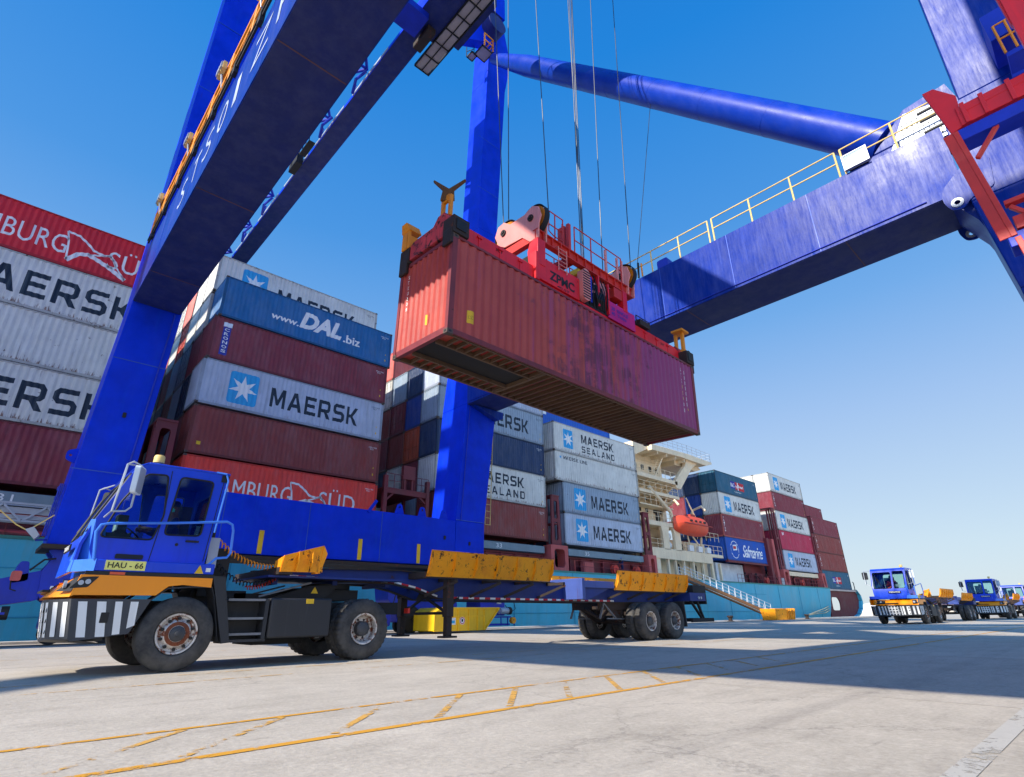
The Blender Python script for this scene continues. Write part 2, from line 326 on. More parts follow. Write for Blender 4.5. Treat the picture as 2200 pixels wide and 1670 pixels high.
# ---------------------------------------------------------------- lettering (flat outlines, folded over corrugations)
TXT = {}
def glyphs(body, offset=0.0, shear=0.0, sp=1.0):
    k = (body, offset, shear, sp)
    if k not in TXT:
        cu = bpy.data.curves.new("t", 'FONT'); cu.body = body; cu.offset = offset; cu.shear = shear; cu.space_character = sp; cu.resolution_u = 3
        ob = bpy.data.objects.new("t", cu); COL.objects.link(ob); bpy.context.view_layer.update()
        me = bpy.data.meshes.new_from_object(ob.evaluated_get(bpy.context.evaluated_depsgraph_get()))
        v = [(q.co.x, q.co.y) for q in me.vertices]; f = [tuple(p.vertices) for p in me.polygons]
        bpy.data.objects.remove(ob); bpy.data.curves.remove(cu); bpy.data.meshes.remove(me); TXT[k] = (v, f)
    return TXT[k]
BLOCK = {
 'M': ([(0,0),(0,1),(.25,1),(.53,.42),(.81,1),(1.06,1),(1.06,0),(.85,0),(.85,.62),(.6,.12),(.46,.12),(.21,.62),(.21,0)], [], 1.06),
 'A': ([(0,0),(.39,1),(.65,1),(1.04,0),(.81,0),(.73,.21),(.31,.21),(.23,0)], [[(.39,.4),(.65,.4),(.52,.76)]], 1.04),
 'E': ([(0,0),(0,1),(.85,1),(.85,.81),(.21,.81),(.21,.6),(.78,.6),(.78,.41),(.21,.41),(.21,.19),(.87,.19),(.87,0)], [], .87),
 'R': ([(0,0),(0,1),(.75,1),(.92,.83),(.92,.5),(.8,.36),(.68,.34),(.96,0),(.69,0),(.42,.33),(.21,.33),(.21,0)], [[(.21,.52),(.21,.81),(.66,.81),(.71,.76),(.71,.57),(.66,.52)]], .96),
 'S': ([(0,0),(0,.19),(.66,.19),(.7,.23),(.7,.37),(.66,.41),(.17,.41),(0,.57),(0,.84),(.17,1),(.88,1),(.88,.81),(.25,.81),(.21,.77),(.21,.64),(.25,.6),(.74,.6),(.91,.43),(.91,.16),(.74,0)], [], .91),
 'K': ([(0,0),(0,1),(.21,1),(.21,.58),(.33,.58),(.66,1),(.93,1),(.52,.49),(.95,0),(.67,0),(.33,.4),(.21,.4),(.21,0)], [], .95),
 'L': ([(0,0),(0,1),(.21,1),(.21,.19),(.8,.19),(.8,0)], [], .8),
 'N': ([(0,0),(0,1),(.22,1),(.72,.34),(.72,1),(.93,1),(.93,0),(.71,0),(.21,.66),(.21,0)], [], .93),
 'D': ([(0,0),(0,1),(.72,1),(.92,.8),(.92,.2),(.72,0)], [[(.21,.19),(.21,.81),(.64,.81),(.71,.73),(.71,.27),(.64,.19)]], .92),
 'I': ([(0,0),(0,1),(.21,1),(.21,0)], [], .21), ' ': (None, [], .35)}
def block(word, gap=.2):
    V = []; F = []; x = 0
    for ch in word:
        poly, holes, w = BLOCK[ch]
        if poly:
            v, f = polyvf([(a + x, b) for a, b in poly], [[(a + x, b) for a, b in h] for h in holes]); k = len(V); V += v; F += [tuple(i + k for i in t) for t in f]
        x += w + gap
    return V, F
def fit(vf, u0, v0, w, h):
    v, f = vf; xs = [q[0] for q in v]; ys = [q[1] for q in v]; a, b, c, d = min(xs), max(xs), min(ys), max(ys)
    return [(u0 + (q[0] - a) / (b - a) * w, v0 + (q[1] - c) / (d - c) * h) for q in v], f
def polyvf(poly, holes=()):
    loops = [list(poly)] + [list(h) for h in holes]; flat = [q for l in loops for q in l]
    return flat, [tuple(t) for t in geometry.tessellate_polygon([[Vector((q[0], q[1], 0)) for q in l] for l in loops])]
def letter(parts, M, name, parent, surf=None, brk=()):
    """parts: list of (verts2d, faces, material, lift). M maps (u, v, depth-outward) to the parent's space."""
    bm = bmesh.new(); mats = []
    for v, f, m, lift in parts:
        if m not in mats: mats.append(m)
        vs = [bm.verts.new((q[0], q[1], lift)) for q in v]
        for t in f:
            try: fc = bm.faces.new([vs[i] for i in t]); fc.material_index = mats.index(m)
            except ValueError: pass
    if surf:
        xs = [q.co.x for q in bm.verts]; a, b = min(xs), max(xs)
        for u in brk:
            if a < u < b: bmesh.ops.bisect_plane(bm, geom=bm.verts[:] + bm.edges[:] + bm.faces[:], plane_co=(u, 0, 0), plane_no=(1, 0, 0))
    me = bpy.data.meshes.new(name)
    for q in bm.verts: q.co = M @ Vector((q.co.x, q.co.y, q.co.z - (surf(q.co.x) if surf else 0)))
    bm.to_mesh(me); bm.free()
    for m in mats: me.materials.append(m)
    o = bpy.data.objects.new(name, me); COL.objects.link(o); o.parent = parent; return o
def frameM(o, u, v):
    u, v = Vector(u), Vector(v); w = u.cross(v); M = Matrix((u, v, w)).transposed().to_4x4(); M.translation = Vector(o); return M
def text_on(body, o, u, v, w, h, m, parent, name="lettering", offset=0, shear=0, lift=.004, sp=1.0):
    return letter([fit(glyphs(body, offset, shear, sp), 0, 0, w, h) + (m, lift)], frameM(o, u, v), name, parent)

# ---------------------------------------------------------------- ground, quay, water
def ground():
    m, n, p = newmat("quay_concrete"); tc = n.nodes.new("ShaderNodeTexCoord"); V = tc.outputs['Object']
    def lay(col, vec, scale, det, ro, lo, hi, amt, c):
        t = noise(n, vec, scale, det, ro); r = ramp(n, lo, hi); n.links.new(t.outputs[0], r.inputs[0]); return mix(n, mth(n, 'MULTIPLY', r.outputs[0], amt), col, lin(c))
    a = noise(n, V, .35, 8, .65); r = ramp(n, .3, .7, lin((168, 158, 142)), lin((196, 185, 168))); n.links.new(a.outputs[0], r.inputs[0]); col = r.outputs[0]
    col = lay(col, mapping(n, V, (.45, 1.7, 1)), 1.8, 9, .74, .48, .74, .5, (124, 115, 102))        # wear drawn out along the lanes
    col = lay(col, V, 5.5, 9, .74, .50, .66, .42, (206, 196, 178))                                   # pale scuffed paste
    col = lay(col, mapping(n, V, (.7, 3.4, 1)), 2.3, 8, .7, .60, .70, .55, (92, 86, 80))             # dark smears
    col = lay(col, V, 2.6, 7, .66, .685, .72, .6, (86, 80, 76))                                      # oil spots
    col = lay(col, V, 11, 5, .6, .70, .74, .7, (70, 66, 62))                                         # grit and chips
    col = lay(col, mapping(n, V, (.03, 2.2, 1)), 1.0, 5, .6, .56, .74, .3, (124, 116, 108))           # tyre-darkened lanes
    vo = n.nodes.new("ShaderNodeTexVoronoi"); vo.feature = 'DISTANCE_TO_EDGE'; vo.inputs['Scale'].default_value = .22
    dn = noise(n, V, 1.6, 6, .7); vm = n.nodes.new("ShaderNodeVectorMath"); vm.operation = 'ADD'; vs_ = n.nodes.new("ShaderNodeVectorMath"); vs_.operation = 'SCALE'; vs_.inputs['Scale'].default_value = .9
    n.links.new(dn.outputs[1], vs_.inputs[0]); n.links.new(V, vm.inputs[0]); n.links.new(vs_.outputs[0], vm.inputs[1]); n.links.new(vm.outputs[0], vo.inputs['Vector'])
    rc = ramp(n, .0, .0045, (1, 1, 1, 1), (0, 0, 0, 1)); n.links.new(vo.outputs['Distance'], rc.inputs[0]); col = mix(n, mth(n, 'MULTIPLY', rc.outputs[0], .35), col, lin((96, 90, 84)))
    c = noise(n, V, 26, 5, .7); r4 = ramp(n, .32, .68, (.80, .80, .80, 1), (1.12, 1.12, 1.12, 1)); n.links.new(c.outputs[0], r4.inputs[0]); col = mix(n, 1.0, col, r4.outputs[0], 'MULTIPLY')
    n.links.new(col, p.inputs['Base Color']); p.inputs['Roughness'].default_value = .8
    bu = n.nodes.new("ShaderNodeBump"); bu.inputs['Strength'].default_value = .45; bu.inputs['Distance'].default_value = .015
    n.links.new(c.outputs[0], bu.inputs['Height']); n.links.new(bu.outputs[0], p.inputs['Normal'])
    return m
CONC = ground()
g = MB(); g.box(-300, 700, -500, 27.7, -4, 0); g.box(700.01, 3000, -1500, 60, -4, -.02)
tag(g.build("quay_ground", CONC), "pale stained concrete quay apron", "quay", kind='structure')
KERB = paint("kerb_concrete", (205, 200, 190), rough=.8, var=.25, streak=.2, rust=.1)
tag(MB().box(-300, 700, 27.702, 28.2, -4, .10).build("quay_kerb", KERB, bevel=.02), "pale raised coping along the quay edge", "kerb", kind='structure')
wm, wn, wp = newmat("harbour_water"); wp.inputs['Base Color'].default_value = (.01, .05, .07, 1); wp.inputs['Roughness'].default_value = .15
wb = wn.nodes.new("ShaderNodeBump"); wt = wn.nodes.new("ShaderNodeTexNoise"); wt.inputs['Scale'].default_value = 900; wn.links.new(wt.outputs[0], wb.inputs['Height']); wb.inputs['Strength'].default_value = .4; wn.links.new(wb.outputs[0], wp.inputs['Normal'])
g = MB(); g.add([(-1500, -3000, -4.2), (5500, -3000, -4.2), (5500, 5000, -4.2), (-1500, 5000, -4.2)], [(0, 1, 2, 3)])
tag(g.build("water", wm), "dark harbour water beyond the quay", "water", kind='structure')
# painted lines: worn yellow, bare concrete shows through
def worn(name, c, wear, th=.5):
    m, n, p = newmat(name); tc = n.nodes.new("ShaderNodeTexCoord"); a = noise(n, tc.outputs['Object'], 9, 9, .75); b = noise(n, tc.outputs['Object'], 1.1, 4, .6)
    s = mth(n, 'ADD', mth(n, 'MULTIPLY', a.outputs[0], .6), mth(n, 'MULTIPLY', b.outputs[0], .5)); r = ramp(n, th, th + .05); n.links.new(s, r.inputs[0])
    t = n.nodes.new("ShaderNodeBsdfTransparent"); ms = n.nodes.new("ShaderNodeMixShader")
    v = ramp(n, .3, .7, tuple(x * .8 for x in lin(c)[:3]) + (1,), lin(c)); n.links.new(a.outputs[0], v.inputs[0]); n.links.new(v.outputs[0], p.inputs['Base Color']); p.inputs['Roughness'].default_value = .7
    n.links.new(r.outputs[0], ms.inputs[0]); n.links.new(p.outputs[0], ms.inputs[1]); n.links.new(t.outputs[0], ms.inputs[2]); n.links.new(ms.outputs[0], n.nodes['Material Output'].inputs[0]); return m
def line(m, segs, z=.004):
    g = MB()
    for x0, y0, x1, y1, w in segs:
        a, b = Vector((x0, y0, z)), Vector((x1, y1, z)); d = (b - a).normalized(); s = Vector((-d.y, d.x, 0)) * w / 2
        g.add([a - s, b - s, b + s, a + s], [(0, 1, 2, 3)])
    return g
Y1 = worn("worn_yellow_paint", (222, 158, 40), 1, .565); Y2 = worn("faded_yellow_paint", (222, 168, 76), 1, .525)
tag(line(Y1, [(-20, 4.98, 60, 4.86, .065), (-20, 3.92, 60, 3.80, .085)]).build("lane_line", Y1), "two long yellow lane lines painted on the concrete", "road marking", kind='structure')
hz = [(x, 3.97, x + .95, 4.9, .06) for x in (.42, 1.12, 2.05, 2.9, 3.66, 4.44, 5.23, 6.05, 6.9, 7.75, 8.6, 9.5)]
tag(line(Y2, hz).build("hatch_marking", Y2), "faded slanting yellow bars between the two lane lines", "road marking", kind='structure')
tag(line(Y1, [(-20, 8.5, 70, 8.5, .05), (-20, 9.62, 70, 9.62, .05), (-20, 16.2, 70, 16.2, .05)], .005).build("thin_lane_line", Y2), "thin faded yellow lines beside the lorry wheels", "road marking", kind='structure')
WH = worn("worn_white_paint", (188, 182, 170), 1, .57)
tag(line(WH, [(3.5, .82, 7.2, .82, .12)]).build("white_marking", WH), "faded white bar on the concrete at the lower right", "road marking", kind='structure')
g = MB().mat(DRK); g.box(-300, 300, 25.2, 25.32, .002, .012); g.box(-300, 300, 26.2, 26.4, .002, .010); g.mat(STEP).box(-300, 300, 25.42, 25.5, .002, .03)
tag(g.build("crane_rail_track", None), "crane rail and slot sunk in the quay", "rail track", kind='structure')
# expansion joints in the slab
JT = paint("joint_dirt", (160, 152, 144), rough=.9)
g = MB()
for x in range(-12, 121, 6): g.box(x + .3, x + .315, -30, 27.69, .001, .0028)
for y in (-6, 13.5, 19.4): g.box(-30, 200, y, y + .01, .001, .0025)
tag(g.build("slab_joint", JT), "thin dirty joints between the concrete slabs", "joint", kind='structure')

# ================================================================ shipping containers
PITCH = .281
def corr(u, p=PITCH, d=.040, u0=.16):
    t = ((u - u0) % p) / p
    if t < .26: return 0
    if t < .50: return d * (t - .26) / .24
    if t < .76: return d
    return d * (1 - (t - .76) / .24)
def brks(a, b, p=PITCH, u0=.16):
    o = []; k = 0
    while u0 + k * p < b:
        for t in (0, .26, .5, .76):
            x = u0 + (k + t) * p
            if a < x < b: o.append(x)
        k += 1
    return o
INS = .022
def sheet(g, a, b, z0, z1, P, p=PITCH, d=.040, u0=.16):
    us = [a] + brks(a, b, p, u0) + [b]; vs = []
    for u in us: vs += [P(u, z0, INS + corr(u, p, d, u0)), P(u, z1, INS + corr(u, p, d, u0))]
    g.add(vs, [(2 * i, 2 * i + 2, 2 * i + 3, 2 * i + 1) for i in range(len(us) - 1)])
CMESH = {}
def cont_mesh(L, h, end):
    k = (L, h, end)
    if k in CMESH: return CMESH[k]
    Wd = 2.438; g = MB(); g.mats = [None]
    sheet(g, .14, L - .14, .125, h - .04, lambda u, z, d: (u, d, z))
    sheet(g, .14, L - .14, .125, h - .04, lambda u, z, d: (u, Wd - d, z))
    g.add([(.03, .03, h - .03), (L - .03, .03, h - .03), (L - .03, Wd - .03, h - .03), (.03, Wd - .03, h - .03)], [(0, 1, 2, 3)])
    g.add([(.03, .03, .12), (L - .03, .03, .12), (L - .03, Wd - .03, .12), (.03, Wd - .03, .12)], [(3, 2, 1, 0)])
    sheet(g, .12, Wd - .12, .125, h - .04, lambda u, z, d: (L - d, u, z), .24, .045, .15)
    if end == 'wall': sheet(g, .12, Wd - .12, .125, h - .04, lambda u, z, d: (d, u, z), .24, .045, .15)
    else:
        for a, b in ((.15, 1.21), (1.23, Wd - .15)): g.box(.05, .08, a, b, .2, h - .12)
        for a, b in ((.15, 1.21), (1.23, Wd - .15)):
            for i in range(5): zz = .3 + i * (h - .5) / 5; g.box(.035, .0495, a + .08, b - .08, zz, zz + (h - .5) / 5 - .14)
    body = g.mesh("container_body")
    f = MB(); f.mats = [None]; e = .003
    for x in (0, L - .16):
        for y in (0, Wd - .12): f.box(x, x + .16, y, y + .12, .118, h - .118)
        f.box(x + .02, x + .14, .12 + e, Wd - .12 - e, .03, .2); f.box(x + .02, x + .14, .12 + e, Wd - .12 - e, h - .12, h - .01)
    for y in (.006, Wd - .066): f.box(.178, L - .178, y, y + .06, .02, .155); f.box(.178, L - .178, y + .004, y + .056, h - .085, h - .012)
    if end == 'door':
        for y in (.38, .95, 1.49, 2.06):
            f.tube([(.012, y, .14), (.012, y, h - .06)], .017, 6)
            for zz in (.35, 1.1, h - .4): f.box(0, .034, y - .05, y + .05, zz, zz + .08)
        for y in (.6, 1.7): f.box(-.006, .018, y - .22, y + .2, 1.15, 1.19)
    c = f; c.mats = [None, None, None]; c.cur = 1
    for x in (-.004, L - .174):
        for y in (-.004, Wd - .158):
            for z in (-.002, h - .116):
                c.box(x, x + .178, y, y + .162, z, z + .118)
    c.cur = 2
    for x in (.05, L - .125):
        for z in (.03, h - .085): c.box(x, x + .075, -.007, -.0045, z, z + .055)
    for y in (.045, Wd - .115):
        for z in (.03, h - .085): c.box(-.0075, -.0045, y, y + .07, z, z + .055)
    frame = f.mesh("container_frame")
    CMESH[k] = (body, frame); return CMESH[k]
def bindm(o, *ms):
    while len(o.data.materials) < len(ms): o.data.materials.append(None)
    for i, m in enumerate(ms): o.material_slots[i].link = 'OBJECT'; o.material_slots[i].material = m
CCOL = dict(
    maroon=(134, 42, 56), brown=(140, 52, 46), grey=(184, 194, 210), greyold=(222, 220, 210), red=(250, 62, 44), scarlet=(222, 26, 40), teal=(16, 92, 120), dal=(6, 104, 164),
    navy=(8, 48, 92), blue=(14, 62, 150), saf=(0, 84, 180), crimson=(190, 30, 72), white=(226, 224, 214), salmon=(226, 104, 88), orange=(206, 88, 52), green=(66, 150, 110), hero=(176, 62, 52), greyblue=(150, 168, 184))
CRUST = dict(maroon=.12, brown=.2, grey=.12, greyold=.42, red=.1, scarlet=.02, teal=.35, dal=.25, navy=.3, blue=.25, saf=.05, crimson=.1, white=.45, salmon=.25, orange=.3, green=.25, hero=.35, greyblue=.4)
def cmat(k):
    c = CCOL[k]; d = tuple(int(x * .45) for x in c)
    return paint("container_" + k, c, rough=.5, var=.18, streak=.42 if k != 'scarlet' else .1, scol=d, rust=CRUST[k], chalk=.16 if k not in ('scarlet', 'saf') else 0, bump=.12, dent=.55, drip={'greyold': .9, 'white': .8, 'grey': .25, 'greyblue': .5, 'teal': .4}.get(k, 0))
def fmat(k): return paint("container_frame_" + k, tuple(int(x * .82) for x in CCOL[k]), rough=.55, var=.3, streak=.5, rust=min(.8, CRUST[k] * 1.3 + .15))
CAST = paint("corner_casting_steel", (92, 76, 66), rough=.6, var=.4, rust=.5)
def star(cx, cy, r, n=7, q=.40, a0=90):
    return [(cx + r * (1 if i % 2 == 0 else q) * math.cos(R(a0 + 180 * i / n)), cy + r * (1 if i % 2 == 0 else q) * math.sin(R(a0 + 180 * i / n))) for i in range(2 * n)]
def sail(x, y, s):       # outlined flag with a filled wave, drawn as closed strips
    o = []
    def strip(pts, w):
        a = [Vector(p) for p in pts]; l = []; r = []
        for i, p in enumerate(a):
            d = (a[min(i + 1, len(a) - 1)] - a[max(i - 1, 0)]).normalized(); nn = Vector((-d.y, d.x)) * w / 2; l.append(p + nn); r.append(p - nn)
        k = len(l); o.append(([(q.x * s + x, q.y * s + y) for q in l + r], [(i, i + 1, k + i + 1, k + i) for i in range(k - 1)]))
    strip([(0, 1), (.08, .7), (.12, .4), (.16, .02)], .05)
    strip([(0, 1), (.3, .97), (.55, .80), (.75, .62), (1.0, .58), (1.2, .62)], .07)
    strip([(.16, .02), (.4, .34), (.62, .42), (.85, .36), (1.2, .22), (1.7, -.05)], .13)
    strip([(.62, .42), (.9, .52), (1.2, .62), (1.4, .3), (1.7, -.05)], .05)
    return o
def lettering(kind, L, h):
    t = lambda b, u, v, w, hh, m, o=0, s=0, sp=1.0, lf=.004: fit(glyphs(b, o, s, sp), u, v, w, hh) + (m, lf)
    P = []; K = []; end = []
    def marks(m=WHTL, x=None):
        x = L - .75 if x is None else x
        K.append(t("MSKU 820\n  45G1", x - .15, h - .62, .62, .22, m)); K.append(polyvf([(x + .25, .95), (x + .37, .95), (x + .31, 1.08)]) + (DECALY, .004)); K.append(polyvf(rrect(x + .25, x + .35, .45, .6, .02)) + (DECALY, .004))
    if kind == 'star':       # square star badge and heavy name
        P.append(polyvf(rpoly([(1.62, .42), (3.35, .42), (3.35, h - .42), (1.62, h - .42)], .22, 4)) + (LBL, .004)); P.append(polyvf(star(2.49, h / 2, .86)) + (WHTL, .007))
        P.append(fit(block("MAERSK"), 4.15, .74, 6.1, 1.28) + (NAVY, .004)); marks(NAVY)
    if kind == 'star_low':
        P.append(polyvf(rpoly([(1.62, .42), (3.35, .42), (3.35, h - .42), (1.62, h - .42)], .22, 4)) + (LBL, .004)); P.append(polyvf(star(2.49, h / 2, .86)) + (WHTL, .007))
        P.append(fit(block("MAERSK"), 4.15, .55, 6.1, 1.28) + (NAVY, .004)); marks(NAVY)
    if kind == 'big':
        P.append(fit(block("MAERSK"), 3.15, .68, 7.7, 1.42) + (NAVY, .004)); marks(NAVY)
    if kind == 'sealand':
        P.append(polyvf(rpoly([(1.5, .5), (2.9, .5), (2.9, h - .5), (1.5, h - .5)], .1, 4)) + (LBL, .004)); P.append(polyvf(star(2.2, h / 2, .78)) + (WHTL, .007))
        P.append(fit(block("MAERSK"), 4.2, 1.42, 5.3, .9) + (NAVY, .004)); P.append(fit(block("SEALAND", .38), 4.2, .46, 5.4, .66) + (NAVY, .004)); marks(NAVY)
    if kind == 'line':
        P.append(fit(block("MAERSK LINE"), 1.3, h - .72, 3.6, .34) + (NAVY, .004)); P.append(polyvf(star(.9, h - .56, .2)) + (LBL, .004)); marks(NAVY)
    if kind == 'burg':
        P.append(t("HAMBURG", 1.4, .72, 4.9, 1.12, WHTL, .0, 0, 1.02)); P.append(t("S\u00DCD", 8.1, .72, 2.5, 1.36, WHTL, .0, 0, 1.05))
        P.extend((v, f, WHTL, .004) for v, f in sail(6.15, .38, 1.75)); marks(WHTL)
    if kind == 'burg_right':
        P.append(t("HAMBURG", 2.2, .72, 4.9, 1.12, WHTL, .0, 0, 1.02)); P.append(t("S\u00DCD", 8.95, .72, 2.5, 1.36, WHTL, .0, 0, 1.05))
        P.extend((v, f, WHTL, .004) for v, f in sail(6.95, .38, 1.75)); marks(WHTL)
    if kind == 'dal':
        P.append(t("www.", 3.1, .98, 1.85, .34, WHTL, .02, .12)); P.append(t("DAL", 5.0, .98, 3.1, 1.3, WHTL, .05, .28, .98)); P.append(t(".biz", 8.25, .92, 1.35, .66, WHTL, .02, .0)); marks(WHTL)
    if kind == 'cronos':
        P.append(polyvf([(.62, .38), (1.06, .38), (1.06, h - .62), (.62, h - .62)]) + (DBL, .004)); P.append(polyvf([(.6, h - .6), (1.1, h - .6), (1.1, h - .3), (.6, h - .3)]) + (SIGNW, .004))
        for i, c in enumerate("CRONOS"): P.append(t(c, .7, h - .9 - i * .29, .28, .2, WHTL, .02, 0, 1, .008))
        marks(WHTL)
    if kind == 'cro':
        P.append(t("CRONOS", .75, .95, 3.4, .52, WHTL, .01)); P.append(polyvf(star(1.7, 1.95, .42, 5, .55)) + (WHTL, .004)); marks(WHTL)
    if kind == 'trit':
        for i, c in enumerate("TRITON"): P.append(t(c, .55, h - .62 - i * .36, .26, .26, WHTL, .015))
        marks(WHTL)
    if kind == 'pon':
        P.append(polyvf([(4.2, 1.0), (5.5, 1.0), (5.5, 2.0), (4.2, 2.0)]) + (DBL, .004)); P.append(polyvf([(5.5, .9), (8.1, .9), (8.1, 2.0), (5.5, 2.0)]) + (REDL, .005)); P.append(polyvf([(6.25, .9), (6.4, .9), (6.4, 2.0), (6.25, 2.0)]) + (WHTL, .008))
        P.append(t("P&O", 4.3, 1.2, 1.1, .55, WHTL, .02, 0, 1, .008)); P.append(t("Ned", 5.62, 1.15, .6, .5, WHTL, .02, 0, 1, .009)); P.append(t("lloyd", 6.5, 1.15, 1.45, .55, WHTL, .02, 0, 1, .009)); P.append(t("containers", 5.0, .5, 2.0, .2, WHTL)); marks(WHTL)
    if kind == 'saf':
        P.append(t("Safmarine", 4.5, .55, 6.0, 1.6, WHTL, .01, .45, .9)); P.append(polyvf(circ(2.4, 1.4, 1.1, 24), [circ(2.4, 1.4, 1.02, 24)]) + (WHTL, .004)); P.append(polyvf([(1.9, 1.25), (3.0, 1.35), (3.0, 2.05), (1.9, 1.95)]) + (WHTL, .005)); P.append(polyvf([(2.05, 1.45), (2.8, 1.5), (2.8, 1.85), (2.05, 1.8)]) + (REDL, .008)); marks(WHTL)
    if kind == 'textainer':
        for i, c in enumerate("TRITON"): P.append(t(c, .5, h - .6 - i * .33, .24, .24, WHTL, .02))
        marks(WHTL)
    if kind == 'crim': P.append(t("JY", 1.0, h - .8, .9, .5, WHTL, .03)); marks(WHTL)
    if kind == 'plain': marks(WHTL)
    if kind == 'bluew': P.append(t("SAFMARINE", 2.0, h - .9, 7.5, .6, WHTL, .03)); P.append(polyvf([(.9, h - 1.2), (1.6, h - 1.2), (1.6, h - .4), (.9, h - .4)]) + (WHTL, .004)); marks(WHTL)
    if kind == 'decal': P.append(polyvf(rrect(.5, .72, .55, .75, .01)) + (DECALY, .004)); marks(WHTL)
    nb = 2 if kind in ('star', 'star_low', 'sealand') else 0
    return dict(badge=P[:nb], lettering=P[nb:], serial_marking=K)
LETM = {}
def container(x, y, z, key, kind, label, L=12.19, h=2.895, end='wall', group=None, loc=None, rot=None, fkey=None):
    b, f = cont_mesh(L, h, end)
    jx, jy = (0, 0) if loc else (random.uniform(-.03, .03), random.uniform(-.015, .015))
    t = thing("shipping_container", label, "shipping container", loc or (x + jx, y + jy, z), rot or (0, 0, 0), group)
    for nm, me, ms in (("body", b, (cmat(key),)), ("frame", f, (fmat(fkey or key), CAST, BLKL))):
        o = bpy.data.objects.new(nm, me); COL.objects.link(o); o.parent = t; bindm(o, *ms)
    k = (kind, L, h)
    if kind:
        if k not in LETM:
            LETM[k] = {nm: letter(pp, frameM((0, 0, 0), (1, 0, 0), (0, 0, 1)), nm, t, lambda u: INS + corr(u), brks(0, L)).data for nm, pp in lettering(kind, L, h).items() if pp}
        else:
            for nm, me in LETM[k].items(): o = bpy.data.objects.new(nm, me); COL.objects.link(o); o.parent = t
    return t
YS = 34.0; TP = 2.905
GO = "containers stacked on the deck of the ship"
def stack(x, z0, items, y=YS, where="", L=12.19):
    for i, (key, kind, label, *e) in enumerate(items):
        kw = e[0] if e else {}
        container(x + kw.get('dx', 0), y, z0 + i * TP, key, kind, label, L=kw.get('L', L), end=kw.get('end', 'wall'), group=GO, fkey=kw.get('f'))
# stacks along the near side, bottom to top
stack(-7.9, 6.62, [('maroon', 'plain', "maroon corrugated container at the bottom of the leftmost stack, beside the thick crane leg"),
    ('greyold', 'big', "rust-flecked grey container with big navy lettering, second from bottom of the leftmost stack"),
    ('greyold', 'line', "plain rusty pale grey container in the middle of the leftmost stack"),
    ('greyold', 'big', "rusty grey container with navy lettering right under the bright red one, leftmost stack"),
    ('scarlet', 'burg_right', "bright red container with white lettering and sail emblem on top of the leftmost stack")])
container(6.85, YS, 6.45, 'red', 'burg', "red container with white sail emblem just above the blue sill beam behind the lorry", group=GO)
container(6.83, YS, 9.42, 'brown', 'decal', "brown-red container with small yellow sticker between the red and the pale blue-grey one", group=GO)
container(6.80, YS, 12.42, 'grey', 'star', "clean pale blue-grey container with star badge in the stack behind the foreground cab", group=GO)
container(6.85, YS, 15.34, 'maroon', 'cronos', "maroon container with a vertical blue strip of white letters under the azure one", group=GO)
container(7.02, YS, 18.28, 'dal', 'dal', "azure container with bold slanted white web address, high behind the foreground cab", group=GO)
container(6.86, YS + 2.50, 21.22, 'greyold', 'star_low', "weathered grey container with star badge peeping over the azure one", group=GO)
stack(23.85, 6.72, [('brown', 'trit', "brown-red container with vertical white letters, lowest of the stack behind the slim crane leg"),
    ('greyold', 'sealand', "rusty light grey container with two navy text lines half hidden by slim crane leg"),
    ('navy', 'cro', "dark blue container with white lettering cut off by the slim crane leg"),
    ('greyblue', 'star', "blue-grey container with navy lettering above a dark blue one behind the slim crane leg"),
    ('grey', 'line', "pale blue-grey container topmost behind the slim crane leg, mostly hidden by hanging container")])
stack(38.4, 6.66, [('grey', 'star', "clean grey container with star badge, lowest of the stack left of the cream bridge"),
    ('greyblue', 'star', "grey container with star badge, rust dots, second from bottom left of the cream bridge"),
    ('greyold', 'line', "long pale container with small navy lettering in its upper left corner, left of bridge", dict(L=13.4, dx=-1.0)),
    ('greyold', 'sealand', "long rusty grey container with two navy text lines, topmost just left of the ship bridge", dict(L=13.4, dx=-1.0))])
container(37.6, YS + 2.50, 18.3, 'saf', 'bluew', "vivid blue container with white lettering mostly hidden under the hanging container", group=GO)
stack(69.0, 6.95, [('saf', 'saf', "bright blue container with white script lettering, lowest right of the ship bridge"),
    ('maroon', 'textainer', "maroon container with salmon end above the bright blue one, right of the ship bridge", dict(f='salmon')),
    ('greyold', 'star', "pale grey container with star badge, second from top right of the ship bridge"),
    ('teal', 'pon', "dark teal container with small blue-red logo, top of stack right of the bridge", dict(end='door'))])
stack(86.5, 6.45, [('grey', 'star', "clean grey container with star badge, lowest of the second stack from the stern"),
    ('crimson', 'crim', "crimson container between two grey ones in the second stack from the stern"),
    ('greyold', 'star', "grey container with star badge in the middle of the second stack from the stern"),
    ('maroon', 'textainer', "maroon container under the topmost grey one in the second stack from the stern"),
    ('greyold', 'star', "weathered grey container with star badge, top of the second stack from the stern")], L=12.6)
stack(100.7, 4.15, [('teal', 'pon', "dark teal container with small blue-red logo, lowest of the stack over the stern"),
    ('brown', 'textainer', "brown-red container just above the teal one over the stern"),
    ('brown', 'textainer', "brown-red container, second from the top of the stack over the stern"),
    ('maroon', 'textainer', "maroon container, top of the near stack over the stern")], L=12.6)
container(102.5, YS + 2.50, 15.85, 'maroon', 'plain', "maroon container one row in and one tier higher than the stern stack", group=GO, L=12.0)
